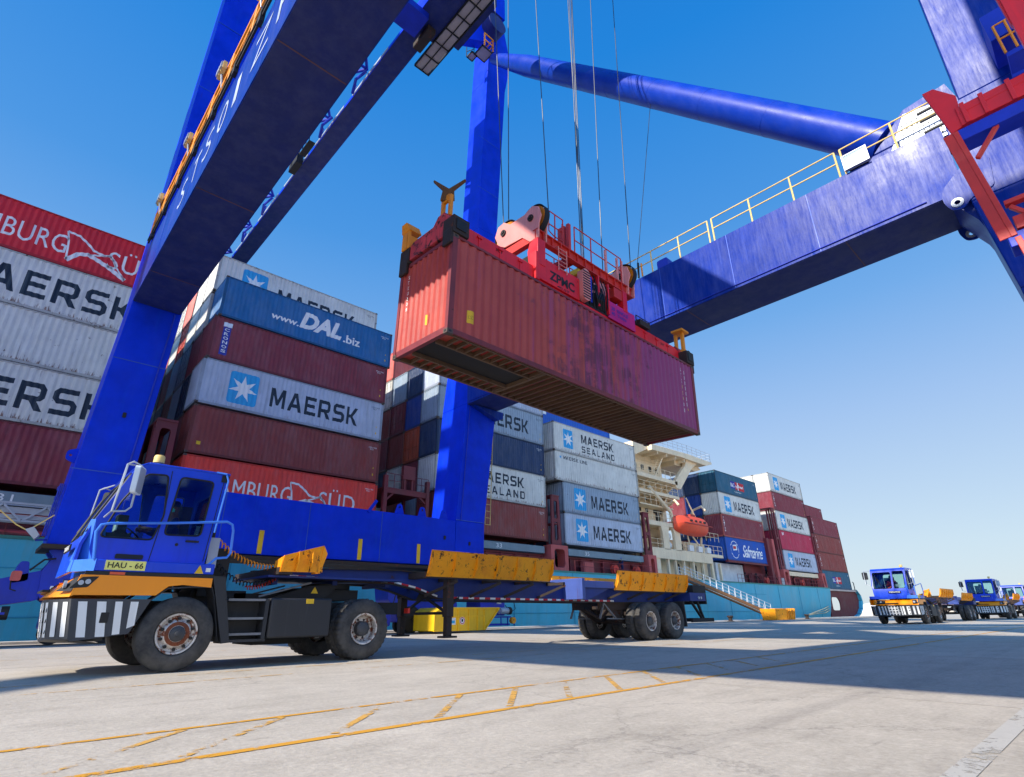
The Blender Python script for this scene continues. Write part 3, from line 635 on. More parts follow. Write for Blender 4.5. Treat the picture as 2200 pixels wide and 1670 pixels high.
# inner rows: seen only by their ends between the stacks
ORD = ["second", "third", "fourth", "fifth", "sixth", "seventh", "eighth"]; TIER = ["lowest", "second-lowest", "third-lowest", "fourth-lowest", "fifth-lowest", "sixth-lowest"]
CNAME = dict(maroon="maroon", brown="brown-red", grey="pale blue-grey", greyold="weathered grey", teal="dark teal", navy="navy blue", blue="blue", white="off-white", salmon="salmon red", orange="orange-red", green="green", greyblue="slate grey", saf="vivid blue", crimson="crimson", dal="azure")
def inner(x, z0, cols, where, y0=YS + 2.5):
    for j, col in enumerate(cols):
        for i, key in enumerate(col):
            if key is None: continue
            container(x, y0 + 2.5 * j, z0 + TP * i, key, None, "%s container end, %s row in, %s tier, %s" % (CNAME[key], ORD[j], TIER[i], where), group="container ends seen between the stacks", end='door' if (i * 3 + j * 2) % 5 == 1 else 'wall')
inner(-7.9, 6.62, [['navy', 'brown', 'grey', 'maroon', 'teal']] * 6, "behind the leftmost stack")
inner(6.88, 6.55, [['brown', 'maroon', 'navy', 'maroon', 'white'], ['navy', 'grey', 'greyblue', 'greyblue', 'white', 'greyold'], ['maroon', 'navy', 'brown', 'greyblue', 'salmon', 'salmon'],
    ['navy', 'teal', 'navy', 'maroon', 'greyold', 'white'], ['brown', 'navy', 'teal', 'navy', 'orange', 'white'], [None, None, 'navy', 'teal', 'salmon', 'greyold']], "behind the azure container")
inner(23.9, 6.7, [['greyblue', 'maroon', 'orange', 'blue', 'navy'], ['brown', 'greyold', 'brown', 'maroon', 'greyblue'], ['greyold', 'navy', 'maroon', 'brown', 'greyold', 'salmon'],
    [None, 'maroon', 'navy', 'maroon', 'white', 'green'], [None, None, 'brown', 'navy', 'white', 'salmon']], "behind the slim crane leg")
inner(38.4, 6.7, [['navy', 'teal', 'greyblue', 'teal'], ['navy', 'greyblue', 'navy', 'teal']], "left of the ship bridge")
inner(69.1, 6.95, [['saf', 'navy', 'blue', 'navy'], ['maroon', 'navy', 'maroon', 'navy']], "right of the ship bridge")
inner(86.5, 6.45, [['navy', 'maroon', 'greyold', 'salmon', 'white'], [None, 'navy', 'maroon', 'navy', 'white']], "second stack from the stern")

# ================================================================ the ship
def railing(g, pts, h=1.05, sp=1.5, r=.022, rails=(.5, 1.0), n=6, up=(0, 0, 1)):
    U = Vector(up); P = [Vector(p) for p in pts]
    for f in rails: g.tube([p + U * h * f for p in P], r, n)
    for a, b in zip(P, P[1:]):
        k = max(1, round((b - a).length / sp))
        for i in range(k + 1): q = a.lerp(b, i / k); g.tube([q, q + U * h], r * 1.15, n)
HULL = paint("hull_turquoise", (66, 182, 206), rough=.5, var=.16, streak=.3, scol=(96, 128, 108), rust=.22, rustc=(120, 92, 60), chalk=.22, sc=.35)
ship = thing("container_ship", "turquoise hulled container ship moored along the quay with cream bridge", "ship", (0, 33, 0))
Y0 = 33.0   # ship parts are written in the ship's own frame: y = distance inboard of the hull side
g = MB()
secs = []
for x in [-80, 60, 76, 84, 90, 95, 99.6]:
    k = .3 * max(0, (x - 76) / 24) ** 1.7
    secs.append((x, k))
vs = []
prof = lambda k: [(0.0, 4.2), (0.02 + .25 * k, 3.2), (.05 + .9 * k, 1.6), (.1 + 2.0 * k, 0), (.3 + 4.2 * k, -2.4), (1 + 7 * k, -4.5)]
for x, k in secs: vs += [(x - (.0 if x < 99 else .4 * max(0, 4.2 - z) * .25), y, z) for y, z in prof(k)]
m = 6; fs = [(i * m + j, i * m + j + 1, (i + 1) * m + j + 1, (i + 1) * m + j) for i in range(len(secs) - 1) for j in range(m - 1)]
g.add(vs, fs); g.box(-80, 99.5, .02, 32, 4.0, 4.19); g.box(-80, 60, .5, 32, -4.5, 4.0)
g.build("hull", HULL, ship)
g = MB()
for x in range(-18, 99, 7): g.box(x, x + .05, -.012, .02, -2, 4.1)
for z in (.9, 2.9): g.box(-30, 76, -.010 + (.03 if z < 1 else .01), .04, z, z + .05)
g.build("hull_seam", paint("hull_seam_dark", (42, 152, 182), rough=.6, rust=.4), ship)
g = MB(); g.box(-80, 99.5, -.05, .1, 4.12, 4.26); g.build("hull_rim", paint("hull_rim_green", (70, 140, 130), rough=.6, rust=.5), ship)
g = MB()
for a, b in ((-30, 5.6), (6.0, 35.9), (38.4, 50.6), (76.0, 99)):
    g.box(a, b, 1.6, 1.9, 4.2, 5.62); g.box(a, b, 1.45, 1.6, 5.5, 5.66)
    x = a + .8
    while x < b: g.box(x, x + .07, 1.25, 1.6, 4.2, 5.5); x += 1.6
g.build("deck_coaming", MAROON, ship)
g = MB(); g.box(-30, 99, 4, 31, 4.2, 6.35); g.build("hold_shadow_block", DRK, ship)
for a, b, s in ((-8, 4.2, "31"), (23.9, 35.6, "33"), (38.7, 50.4, "35"), (86.6, 98.4, "37")):
    h = MB().box(a, b, .95, 3.9, 5.70, 6.28).build("hatch_cover", GREYH if s != "37" else CREAM, ship, bevel=.02)
    text_on(s, ({"31": -.2, "33": 30, "35": 41, "37": 92}[s], .945, 5.82), (1, 0, 0), (0, 0, 1), .62, .34, WHTL, h, lift=.003)
g = MB(); g.tube([(-30, .35, 4.42), (6, .35, 4.42)], .12, 10); g.tube([(-30, .3, 4.95), (5, .3, 4.95)], .03, 6); g.build("deck_pipe", paint("pipe_red", (150, 50, 66), rough=.5), ship)
# lashing towers between the bays
def lash_tower(x0, x1, base, zt, full=False):
    w = MB(); Z0 = base
    hole = rpoly([(x0 + .42, Z0 + .35), (x1 - .42, Z0 + .35), (x1 - .42, 6.1), (x0 + .42, 6.1)], .35, 4)
    w.prism([(x0, Z0), (x1, Z0), (x1, 6.45), (x0, 6.45)], 'y', .55, 1.5, [hole] if x1 - x0 > 1.3 else [])
    o = w.build("lashing_bridge_base", SPINK, ship, bevel=.02)
    c = (x0 + x1) / 2; w = MB()
    w.prism([(c - .62, 6.46), (c + .62, 6.46), (c + .5, zt), (c - .5, zt)], 'y', .85, 1.02, [rpoly([(c - .26, 6.9 + i * (zt - 7) / 2), (c + .26, 6.9 + i * (zt - 7) / 2), (c + .26, 6.6 + (i + 1) * (zt - 7) / 2), (c - .26, 6.6 + (i + 1) * (zt - 7) / 2)], .2, 3) for i in range(2)])
    w.box(c - .5, c + .5, .8, 30, zt, zt + .12)
    for y in (1.5, 4, 6.5, 9, 11.5): w.box(c - .5, c - .35, y, y + .2, 6.4, zt); w.box(c + .35, c + .5, y, y + .2, 6.4, zt)
    w.box(c - .45, c + .45, .9, 30, 8.3, 8.4)
    w.build("lashing_tower", MAROON, ship)
lash_tower(4.9, 6.5, 4.22, 10.9); lash_tower(36.0, 38.2, 4.22, 10.8); lash_tower(50.7, 52.2, 4.22, 10.8); lash_tower(84.3, 86.2, 4.22, 15.2); lash_tower(98.9, 100.4, 4.22, 12.6)
for xx in (80.6, 82.3): MB().box(xx, xx + .7, .6, 1.3, 4.22, 10.5).build("lashing_post", SPINK if xx > 82 else MAROON, ship, bevel=.02)
g = MB()                                     # open platform between the second and third stacks
for x in (19.5, 23.05): g.box(x, x + .28, .9, 1.2, 4.2, 10.1)
g.box(19.5, 23.3, .95, 1.15, 8.85, 9.15); g.box(19.5, 23.3, .95, 8, 9.15, 9.25); g.box(21.0, 22.0, .9, 1.25, 10.0, 11.0); g.box(21.1, 21.25, .95, 1.15, 9.2, 10.1); g.box(21.75, 21.9, .95, 1.15, 9.2, 10.1)
for y in (4, 7, 10, 13): g.box(19.6, 19.85, y, y + .2, 4.2, 11); g.box(23.0, 23.25, y, y + .2, 4.2, 11)
for a in (20.3, 22.5): g.bar((a, 1.05, 8.86), (a + (.9 if a > 21 else -.7), 1.05, 8.2), .12, .12)
g.build("lashing_platform", MAROON, ship, bevel=.01)
g = MB(); railing(g, [(19.6, .95, 9.25), (21.0, .95, 9.25)], 1.0, .7); railing(g, [(22.0, .95, 9.25), (23.2, .95, 9.25)], 1.0, .6)
railing(g, [(38.5, .1, 4.26), (50.5, .1, 4.26)], .95, 1.3); railing(g, [(24, .1, 4.26), (35.8, .1, 4.26)], .95, 1.3)
g.build("deck_railing", MAROON, ship)
g = MB(); railing(g, [(69, .1, 4.26), (84, .1, 4.26)], .95, 1.1); railing(g, [(86.4, .1, 4.26), (98.6, .1, 4.26)], .95, 1.1, r=.03); railing(g, [(-20, .1, 4.26), (4.6, .1, 4.26)], .9, 1.4)
g.build("deck_railing", MAROON, ship)
# hose reels and small deck gear
for x, y in ((45.0, .5), (48.6, .5), (78.5, .5), (90.2, .3)):
    g = MB(); g.lathe([(.12, 0), (.42, 0), (.42, .06), (.14, .06), (.14, .34), (.42, .34), (.42, .4), (.12, .4)], (x, y, 4.75), (0, 1, 0), 20); g.box(x - .1, x + .1, y, y + .4, 4.2, 4.75)
    g.build("hose_reel", REDST, ship)
g = MB()
for x in (73.0, 76.2, 79.2, 82.0, 88.6, 95.4): g.box(x, x + .12, .9, 1.1, 4.2, 5.6); g.tube([(x, .8, 5.2), (x + .8, .8, 4.6), (x + 1.2, .8, 4.4)], .05)
g.build("deck_fitting", DRK, ship)
for x, w_ in ((83.0, .9), (40.2, 1.4)): MB().box(x, x + w_, .5, .9, 4.22, 5.2).build("deck_locker", SPINK if x < 50 else ALU, ship, bevel=.02)
# superstructure --------------------------------------------------------------
dh = MB()
dh.box(52.4, 67.6, 3.2, 30, 4.2, 8.9); dh.box(52.4, 59.0, 2.9, 30, 8.9, 18.6)
dh.build("deckhouse", CREAM, ship)
g = MB().mat(BLKL)
for z in (11.6, 13.0, 16.6):
    for x in (53.2, 54.6, 56.2, 57.6): g.prism(rrect(x, x + .55, z, z + .6, .12), 'y', 2.86, 2.895)
for x, a, b in ((56.6, 10.4, 12.4), (54.0, 4.3, 6.2), (60.2, 4.3, 6.2), (64.1, 4.3, 6.2), (61.5, 7.5, 8.6), (66, 4.3, 6.2)): g.prism(rrect(x, x + .8, a, b, .15), 'y', 3.16 if b < 9 else 2.86, 3.195 if b < 9 else 2.895)
g.build("porthole", BLKL, ship)
g = MB()
for z0, z1, x0, x1, y0 in ((15.0, 15.45, 50.9, 59.2, 1.0), (13.25, 13.6, 51.0, 59.2, 1.0), (12.0, 12.15, 51.5, 58.2, 1.4)): g.box(x0, x1, y0, 3.0, z0, z1)
for x in (51.3, 53.3, 55.3, 57.3, 58.9): g.prism([(1.1, 14.99), (2.89, 14.99), (2.89, 13.9)], 'x', x, x + .08); g.prism([(1.1, 13.24), (2.89, 13.24), (2.89, 12.3)], 'x', x, x + .08)
g.prism([(50.9, 17.3), (53.9, 18.6), (53.9, 19.0), (50.9, 19.0)], 'y', 1.2, 3.0)
g.build("deck_gallery", CREAM, ship, bevel=.015)
g = MB()                                       # bridge wing with its curved bracket
g.prism([(53.8, 18.35), (60, 18.6), (66.2, 18.5), (67.8, 18.95), (67.8, 19.2), (62, 19.3), (53.8, 19.05)], 'y', .6, 6)
g.prism([(62.0, 18.6), (64.6, 18.6), (63.0, 17.6), (59.8, 14.6), (58.9, 14.6), (58.6, 15.3), (61.6, 17.9)], 'y', 1.0, 1.5)
g.prism([(60.5, 17.9), (65.6, 17.9), (66.9, 18.3), (66.2, 18.58), (60.5, 18.58)], 'y', 1.8, 5.5)
for x in (55, 57, 59, 61): g.box(x, x + .12, .7, 6, 18.1, 18.5)
g.build("bridge_wing", CREAM, ship, bevel=.02)
g = MB().mat(ALU); railing(g, [(54.2, .7, 19.15), (62, .7, 19.3), (67.7, .7, 19.2), (67.7, 4, 19.2)], 1.15, 1.1, .02, (.35, .68, 1.0)); g.build("wing_railing", ALU, ship)
g = MB()
for x0, x1, z in ((51.0, 59.1, 15.45), (51.0, 59.1, 13.6), (52.0, 58.9, 10.3), (52.3, 55, 7.35), (59.2, 68, 7.4), (51.0, 57.5, 12.1)): railing(g, [(x0, 1.1, z), (x1, 1.1, z)], 1.0, 1.1, .028)
for k in range(2):                              # stairs
    z = 15.5 + k * 1.6 - 3.4 * k; a, b = ((55.2, 15.5), (57.4, 18.3)) if k == 0 else ((56.0, 12.1), (57.8, 13.9))
    for y in (1.5, 2.1): g.bar((a[0], y, a[1]), (b[0], y, b[1]), .05, .18)
    for i in range(10): t = i / 10; g.box(a[0] + (b[0] - a[0]) * t, a[0] + (b[0] - a[0]) * t + .2, 1.52, 2.08, a[1] + (b[1] - a[1]) * t, a[1] + (b[1] - a[1]) * t + .04)
g.build("gallery_railing", CREAM, ship)
g = MB()
for x in (53.0, 55.2, 57.0, 60.4, 63.2, 66.0): g.tube([(x, 3.1, 4.3), (x, 3.1, 8.8)], .05, 6)
for z in (4.9, 8.2): g.tube([(52.6, 3.08, z), (67.4, 3.08, z)], .035, 6)
for z in (12.8, 14.6, 17.8): g.tube([(52.6, 2.82, z), (58.8, 2.82, z)], .04, 6)
g.build("deck_pipe", CREAM, ship)
g = MB(); railing(g, [(59.2, 1.1, 8.95), (67.5, 1.1, 8.95)], 1.0, 1.0, .028); railing(g, [(53.5, 1.6, 19.1), (53.5, 1.6, 20.4)], .3, .3, .03); g.build("gallery_railing", CREAM, ship)
g = MB()                                       # portal frames of the lower decks
g.prism([(51.9, 9.75), (59.0, 9.85), (59.0, 10.3), (51.9, 10.25)], 'y', 1.0, 3.2)
for a, b in ((54.7, 55.9), (57.1, 58.35)): g.prism([(a, 7.3), (b, 7.3), (b, 9.2), (b + .25, 9.8), (a - .25, 9.8), (a, 9.2)], 'y', 1.0, 1.35)
g.prism([(52.3, 6.3), (65.1, 6.25), (65.1, 7.05), (67.9, 7.05), (67.9, 7.4), (52.3, 7.4)], 'y', 1.0, 1.4); g.box(52.3, 67.9, 1.4, 3.2, 7.2, 7.38)
for a, b in ((52.5, 53.8), (55.3, 55.6), (56.8, 57.0), (58.6, 58.8), (60.6, 60.85), (62.8, 63.0), (64.9, 65.3), (66.9, 67.2)): g.box(a, b, 1.1, 1.4, 4.22, 6.4)
g.build("portal_frame", CREAM, ship, bevel=.02)
g = MB()
for z in (7.9, 8.9): g.lathe([(.05, -.5), (.34, -.5), (.4, -.35), (.4, .35), (.34, .5), (.05, .5)], (56.6, 1.8, z), (1, 0, 0), 16)
for x in (60.0, 62.0, 64.0): g.box(x, x + .9, .95, 1.3, 7.45, 8.1)
g.build("life_raft_canister", WHT, ship)
g = MB()                                       # lifeboat davits
for x in (57.4, 63.4): g.tube([(x, 3.0, 10.4), (x, 1.8, 12.6), (x, .6, 12.9), (x, .2, 12.3)], .16, 8); g.tube([(x, 1.5, 7.4), (x, 1.2, 9.2)], .14, 8)
g.tube([(53.0, 1.1, 14.0), (57.0, 1.1, 11.6), (57.4, 1.1, 9.9)], .2, 8); g.tube([(60.5, 1.1, 7.4), (60.1, 1.1, 9.2)], .09); g.tube([(61.2, 1.1, 9.2), (63.5, 1.1, 7.4)], .09)
g.tube([(60.3, .8, 13.6), (61.9, .8, 11.5)], .09, 6)
g.build("davit", CREAM, ship)
MB().box(68.3, 75.7, 2.4, 8, 4.2, 6.7).build("deck_store", paint("store_white", (222, 226, 226), rough=.6, streak=.3, rust=.1), ship, bevel=.05)
g = MB(); g.box(75.75, 82, 2.2, 3, 4.2, 6.9); g.box(68.9, 81, .9, 1.3, 6.7, 6.93); g.build("bay_bulkhead", MAROON, ship)
# stern: open mooring deck under the last bay
g = MB()
ol = [(99.7, 4.0), (113.1, 4.05), (114.2, 3.2), (114.4, 2.3), (113.6, 1.2), (112.0, .4), (110.0, -.1), (105.3, -.25), (99.6, -.1)]
g.prism(ol, 'y', .6, .75, [rpoly([(100.9, .95), (104.4, .95), (104.7, 2.2), (103.9, 2.9), (101.1, 2.9)], .5, 4)])
g.build("stern_plate", paint("stern_maroon", (104, 36, 40), rough=.6, streak=.6, scol=(60, 24, 26), rust=.3), ship)
g = MB(); rim = [(112.9, 4.1), (114.25, 3.25), (114.5, 2.3), (113.65, 1.1), (112.05, .28), (110.0, -.2), (105.3, -.36), (99.6, -.2)]
for a, b in zip(rim, rim[1:]): g.hexa([(a[0] - .0, .1, a[1]), (b[0], .1, b[1]), (b[0], 1.6, b[1]), (a[0], 1.6, a[1])], [(a[0] - .5, .1, a[1] + .12), (b[0] - .4, .1, b[1] + .2), (b[0] - .4, 1.6, b[1] + .2), (a[0] - .5, 1.6, a[1] + .12)])
g.build("stern_rim", HULL, ship)
g = MB(); g.box(100.4, 113.6, .3, 1.0, 3.86, 4.12); g.box(100.5, 105, .8, 1.4, -.05, .5); g.lathe([(.1, 0), (.35, 0), (.3, .5), (.42, .6), (.1, .6)], (103.2, 1.6, .4), (0, 0, 1), 14); g.lathe([(.1, 0), (.35, 0), (.3, .5), (.42, .6), (.1, .6)], (105.4, 1.2, .2), (0, 0, 1), 14); g.build("mooring_winch", paint("winch_pale", (196, 180, 170), rough=.6, rust=.4), ship)
MB().tube([(113.4, .6, 4.0), (113.4, .6, 5.4), (113.0, .6, 5.5)], .07).build("stern_light_post", DRK, ship)
# stowed accommodation ladder at the far left
g = MB()
for z in (4.78, 5.52): g.box(-12, 2.1, -.62, -.52, z, z + .09); g.box(-12, 2.1, -.1, -.04, z, z + .07)
g.box(-12, 2.0, -.40, -.36, 4.92, 5.1); g.box(-12, 2.0, -.40, -.36, 5.16, 5.42)
for i in range(8): x = -9.6 + i * 1.5; g.bar((x, -.6, 4.8), (x + .75, -.6, 5.5), .05, .08); g.bar((x + .75, -.6, 5.5), (x + 1.5, -.6, 4.8), .05, .08)
lad = g.build("accommodation_ladder", ALU, None); lad.location = (0, 33, 0); tag(lad, "pale aluminium ladder stowed flat against the ship's side at the left edge", "boarding ladder")
# lifeboat
lb = thing("lifeboat", "bright orange enclosed lifeboat hanging below the ship bridge", "lifeboat", (60.7, 33.9, 10.2))
n_ = 18; L_ = 3.75; vs = []; prof = [(0, -1.05), (.42, -.92), (.82, -.6), (1.05, -.1), (1.12, .15), (1.1, .22), (.98, .75), (.62, 1.12), (0, 1.2)]
for i in range(n_ + 1):
    t = -1 + 2 * i / n_; k = (1 - abs(t) ** 2.6) ** .55 if abs(t) < 1 else 0.02
    k = max(k, .03)
    for (y, z) in prof + [(-y, z) for y, z in prof[-2:0:-1]]: vs.append((t * L_, y * k * .95, (z * (.55 + .45 * k) if z < 0 else z * (.5 + .5 * k)) + .12 * t * t))
m = 16; g = MB().mat(LIFE); g.add(vs, [(i * m + j, i * m + (j + 1) % m, (i + 1) * m + (j + 1) % m, (i + 1) * m + j) for i in range(n_) for j in range(m)])
g.mats = [LIFE]; g.build("lifeboat_hull", None, lb)
g = MB(); g.box(-3.2, 3.2, -1.12, -1.08, .1, .2); g.box(-.5, .6, -.45, .45, 1.1, 1.42); g.build("fender_strake", paint("lifeboat_dark_trim", (170, 50, 36), rough=.5), lb)
g = MB().mat(BLKL)
for x in (-1.6, -.6, .4, 1.4): g.prism(rrect(x, x + .45, .42, .64, .08), 'y', -1.05, -.9)
g.build("lifeboat_window", BLKL, lb)
# gangway
gw = thing("gangway", "long sloping gangway with white rails from the ship's deck down to the quay", "gangway", (54.6, 32.2, 4.3))
A, B = Vector((0, 0, 0)), Vector((11.2, -3.5, -3.75)); D = (B - A); N = Vector((-D.y, D.x, 0)).normalized() * .45
g = MB()
for s in (-1, 1): g.bar(A + N * s, B + N * s, .09, .32)
g.build("stringer", paint("gangway_brown", (150, 104, 66), rough=.7, rust=.4), gw)
g = MB()
for i in range(36): q = A.lerp(B, (i + .5) / 36); g.hexa([q + N + Vector((0, 0, .0)), q - N, q - N + D.normalized() * .2, q + N + D.normalized() * .2], [q + N + Vector((0, 0, .05)), q - N + Vector((0, 0, .05)), q - N + D.normalized() * .2 + Vector((0, 0, .05)), q + N + D.normalized() * .2 + Vector((0, 0, .05))])
g.build("tread", ALU, gw)
for s in (-1, 1):
    g = MB(); railing(g, [A + N * s, B + N * s], 1.05, .85, .028, (.35, .68, 1.0)); g.build("handrail", paint("gangway_white", (215, 222, 226), rough=.5, rust=.1), gw)
for s, x in ((1, 0),): MB().box(-1.2, .1, -.5, .5, -.05, .02).build("landing", ALU, gw)
# quay furniture -----------------------------------------------------------------
def bin_shell(g, x0, x1, y0, y1, z0, z1, fl=0.25, t=.05):
    g.hexa([(x0, y0, z0), (x1, y0, z0), (x1, y1, z0), (x0, y1, z0)], [(x0, y0, z0 + .04), (x1, y0, z0 + .04), (x1, y1, z0 + .04), (x0, y1, z0 + .04)])
sk = thing("skip_bin", "yellow waste skip with a sloping right end between the lorry's landing legs", "skip", (16.0, 22.4, 0))
g = MB(); o_ = [(.0, .1), (3.0, .1), (4.0, 1.13), (.42, 1.13), (0, .92)]
for y in (0, 1.75): g.prism(o_, 'y', y, y + .05)
g.hexa([(0, .05, .1), (3, .05, .1), (3, 1.75, .1), (0, 1.75, .1)], [(0, .05, .14), (3, .05, .14), (3, 1.75, .14), (0, 1.75, .14)])
g.hexa([(2.96, .05, .1), (3.0, .05, .1), (3.0, 1.75, .1), (2.96, 1.75, .1)], [(3.96, .05, 1.13), (4, .05, 1.13), (4, 1.75, 1.13), (3.96, 1.75, 1.13)])
g.box(.0, .05, .05, 1.75, .1, .92); g.hexa([(0, .05, .92), (.05, .05, .92), (.05, 1.75, .92), (0, 1.75, .92)], [(.4, .05, 1.13), (.45, .05, 1.13), (.45, 1.75, 1.13), (.4, 1.75, 1.13)])
g.build("skip_body", SKIP, sk, bevel=.01)
g = MB()
for x in (.72, 1.35, 2.0, 2.55, 2.98): g.box(x, x + .05, -.05, -.001, .1, 1.1)
g.box(.42, 3.98, -.06, -.001, 1.07, 1.14); g.box(.77, 2.98, -.045, -.002, .72, .78); g.bar((3.03, -.03, .14), (3.97, -.03, 1.1), .05, .1, (0, 1, 0))
g.build("skip_rib", SKIP, sk)
w = MB().mat(SIGNW); w.box(.92, 1.22, -.012, -.004, .38, .68); w.mat(LBL).box(.97, 1.17, -.016, -.012, .44, .56); o = w.build("sticker", None, sk)
w = MB().mat(SIGNW); w.prism(circ(1.62, .55, .17, 20), 'y', -.012, -.004); w.mat(REDL).prism(circ(1.62, .55, .15, 20), 'y', -.016, -.0125, [circ(1.62, .55, .115, 20)]); w.mat(BLKL).box(1.57, 1.67, -.0155, -.0127, .5, .62); w.build("warning_sign", None, sk)
g = thing("barrier_box", "orange slatted box standing at the foot of the gangway", "box", (61.5, 26.2, 0))
w = MB(); w.hexa([(.2, 0, 0), (2.0, -.4, 0), (2.0, 1.4, 0), (.2, 1.4, 0)], [(0, -.1, 1.12), (2.0, -.5, 1.12), (2.0, 1.5, 1.12), (0, 1.5, 1.12)]); w.build("box_body", YELP, g, bevel=.04)
w = MB()
for i in range(5): w.bar((2.2 + i * .42, -.3, 0), (2.25 + i * .45, -.4, 1.12), .16, .24)
w.box(2.0, 4.2, -.3, -.2, .62, .78); w.build("slat", YELP, g)
def bollard(x, y, lab):
    w = MB(); w.lathe([(.0, .52), (.2, .52), (.29, .47), (.3, .4), (.2, .33), (.17, .2), (.2, .06), (.34, .02), (.34, 0)][::-1], (x, y, 0), (0, 0, 1), 20)
    o = w.build("mooring_bollard", GRIME); o.location = (0, 0, .0); tag(o, lab, "bollard", "bollards along the quay edge")
bollard(53.8, 27.2, "squat rusty mooring bollard between the trailer wheels and the orange box")
bollard(72.0, 27.0, "dark mooring bollard just right of the orange box, mooring ropes tied to it")
g = MB(); 
for k in range(3): g.tube([(72.0, 27.1, .35), (80, 29, .5 + .1 * k), (92, 31.8, .6 + .3 * k), (99, 33.5, 1.0 + .3 * k)], .05, 6)
tag(g.build("mooring_rope", paint("rope_cream", (196, 186, 150), rough=.9)), "slack mooring ropes running from the quay to the ship's stern", "rope")
# far shore
dm = MB(); dm.lathe([(15.5, 0), (15.4, 3), (13, 6.4), (8, 9.0), (2, 10.2), (.01, 10.3)], (0, 0, 0), (0, 0, 1), 32); o = dm.build("storage_dome", paint("dome_white", (240, 240, 244), rough=.5)); o.location = (640, 176, -1.5); tag(o, "white domed storage shed on the far shore between ship's stern and trucks", "shed")
sh = MB(); sh.box(560, 1500, 60, 420, -6, .35); tag(sh.build("far_shore", paint("far_sand", (214, 200, 182), rough=.9, sc=.02)), "pale sandy far shore beyond the ship's stern", "shore", kind='structure')

# ================================================================ quay crane
def crane_frame(c, detail=True):
    """legs, sill, portal beams, braces, boom: coordinates are world metres, c sits at the origin of the frame"""
    b = .03
    MB().loftx([(3.15, 1.52, 3.35, 24.5, 26.5), (12.78, 1.9, 3.7, 24.5, 26.5), (15.3, 1.93, 3.75, 24.5, 26.5), (30, 2.05, 4.0, 24.5, 26.5), (50, 2.2, 4.4, 24.5, 26.5)]).build("leg", BLUE, c, bevel=b)
    MB().loftx([(3.15, 18.7, 20.72, 24.5, 26.7), (5.65, 18.7, 20.74, 24.5, 26.9), (12.7, 19.3, 21.62, 24.5, 27.0), (15.3, 19.45, 21.64, 24.5, 26.8), (26.3, 20.0, 21.7, 24.5, 26.5), (42, 20.7, 22.7, 24.5, 26.5), (46, 20.9, 23.4, 24.5, 26.5), (50, 21.3, 22.6, 24.5, 26.5), (53, 21.6, 22.2, 24.5, 26.5)]).build("leg", BLUE, c, bevel=b)
    for x0, x1, k in ((1.9, 3.7, 1), (19.3, 21.5, 0)):
        MB().loftx([(3.2, x0, x1, -2.9, -.26 - k), (9, x0, x1, -2.6, -.22 - k * .8), (12.2, x0, x1, -2.4, .02), (15.25, x0, x1, -2.35, -.1), (15.9, x0, x1, -2.3, -.64), (52, x0, x1, -3.3, -1.6)]).build("leg", BLUEW, c, bevel=b)
    MB().box(3.4, 18.69, 24.52, 26.4, 3.2, 5.62).build("sill_beam", BLUE, c, bevel=b)
    MB().box(3.7, 19.3, -2.7, -1.3, 3.2, 5.6).build("sill_beam", BLUE, c, bevel=b)
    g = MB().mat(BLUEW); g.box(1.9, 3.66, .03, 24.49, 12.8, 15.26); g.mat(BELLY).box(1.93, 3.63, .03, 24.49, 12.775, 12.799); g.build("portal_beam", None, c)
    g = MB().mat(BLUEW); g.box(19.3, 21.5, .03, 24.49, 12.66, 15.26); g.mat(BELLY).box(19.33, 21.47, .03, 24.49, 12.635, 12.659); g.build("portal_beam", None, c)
    for x in (2.8, 20.5):
        g = MB(); p, q = Vector((x, 23.4, 43.0)), Vector((x, 1.5, 16.5)); d = (q - p).normalized(); g.cyl(p, p + d * 2.2, .42, .55); g.cyl(p + d * 2.2, p + d * 6, .55, .74, 32); g.cyl(p + d * 6, q, .74, .74, 32)
        g.build("brace_tube", TUBEB, c)
    for x0 in (8.5, 12.08):
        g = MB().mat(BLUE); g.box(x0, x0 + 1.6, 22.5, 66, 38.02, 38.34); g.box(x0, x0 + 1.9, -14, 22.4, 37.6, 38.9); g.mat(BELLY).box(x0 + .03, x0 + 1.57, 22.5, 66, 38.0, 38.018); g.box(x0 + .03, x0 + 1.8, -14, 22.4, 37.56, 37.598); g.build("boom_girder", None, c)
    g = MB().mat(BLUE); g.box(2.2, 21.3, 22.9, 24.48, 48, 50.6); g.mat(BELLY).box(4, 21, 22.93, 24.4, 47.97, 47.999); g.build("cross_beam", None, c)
crane = thing("ship_to_shore_crane", "giant blue gantry crane straddling the quay with legs, tube braces and boom", "crane", (0, 0, 0))
crane_frame(crane)
# second crane standing beyond the left edge: only its shadow reaches the picture
c2 = thing("ship_to_shore_crane", "neighbouring blue gantry crane whose long shadows cross the quay", "crane", (-28.4, 0, 0))
for ch in [o for o in crane.children if not (o.name.startswith("brace_tube") and min(v.co.x for v in o.data.vertices) < 10)]:
    k = ch.copy(); COL.objects.link(k); k.parent = c2

FADEW = paint("faded_beam_lettering", (176, 190, 220), rough=.5, chalk=.2, bump=0)
# lettering on the left portal beam: reads toward the camera on the face turned to -X
for s, y, w in (("S", 18.55, .75), ("T", 17.1, .8), ("S", 15.75, .8), ("0", 14.4, .8), ("1", 13.0, .35), ("Z", 11.6, 1.2), ("P", 9.9, 1.0), ("M", 8.5, 1.2), ("C", 6.9, 1.1)):
    text_on(s, (1.895, y, 13.55), (0, -1, 0), (0, 0, 1), w, 1.1, FADEW, crane, offset=-.012, lift=.004)
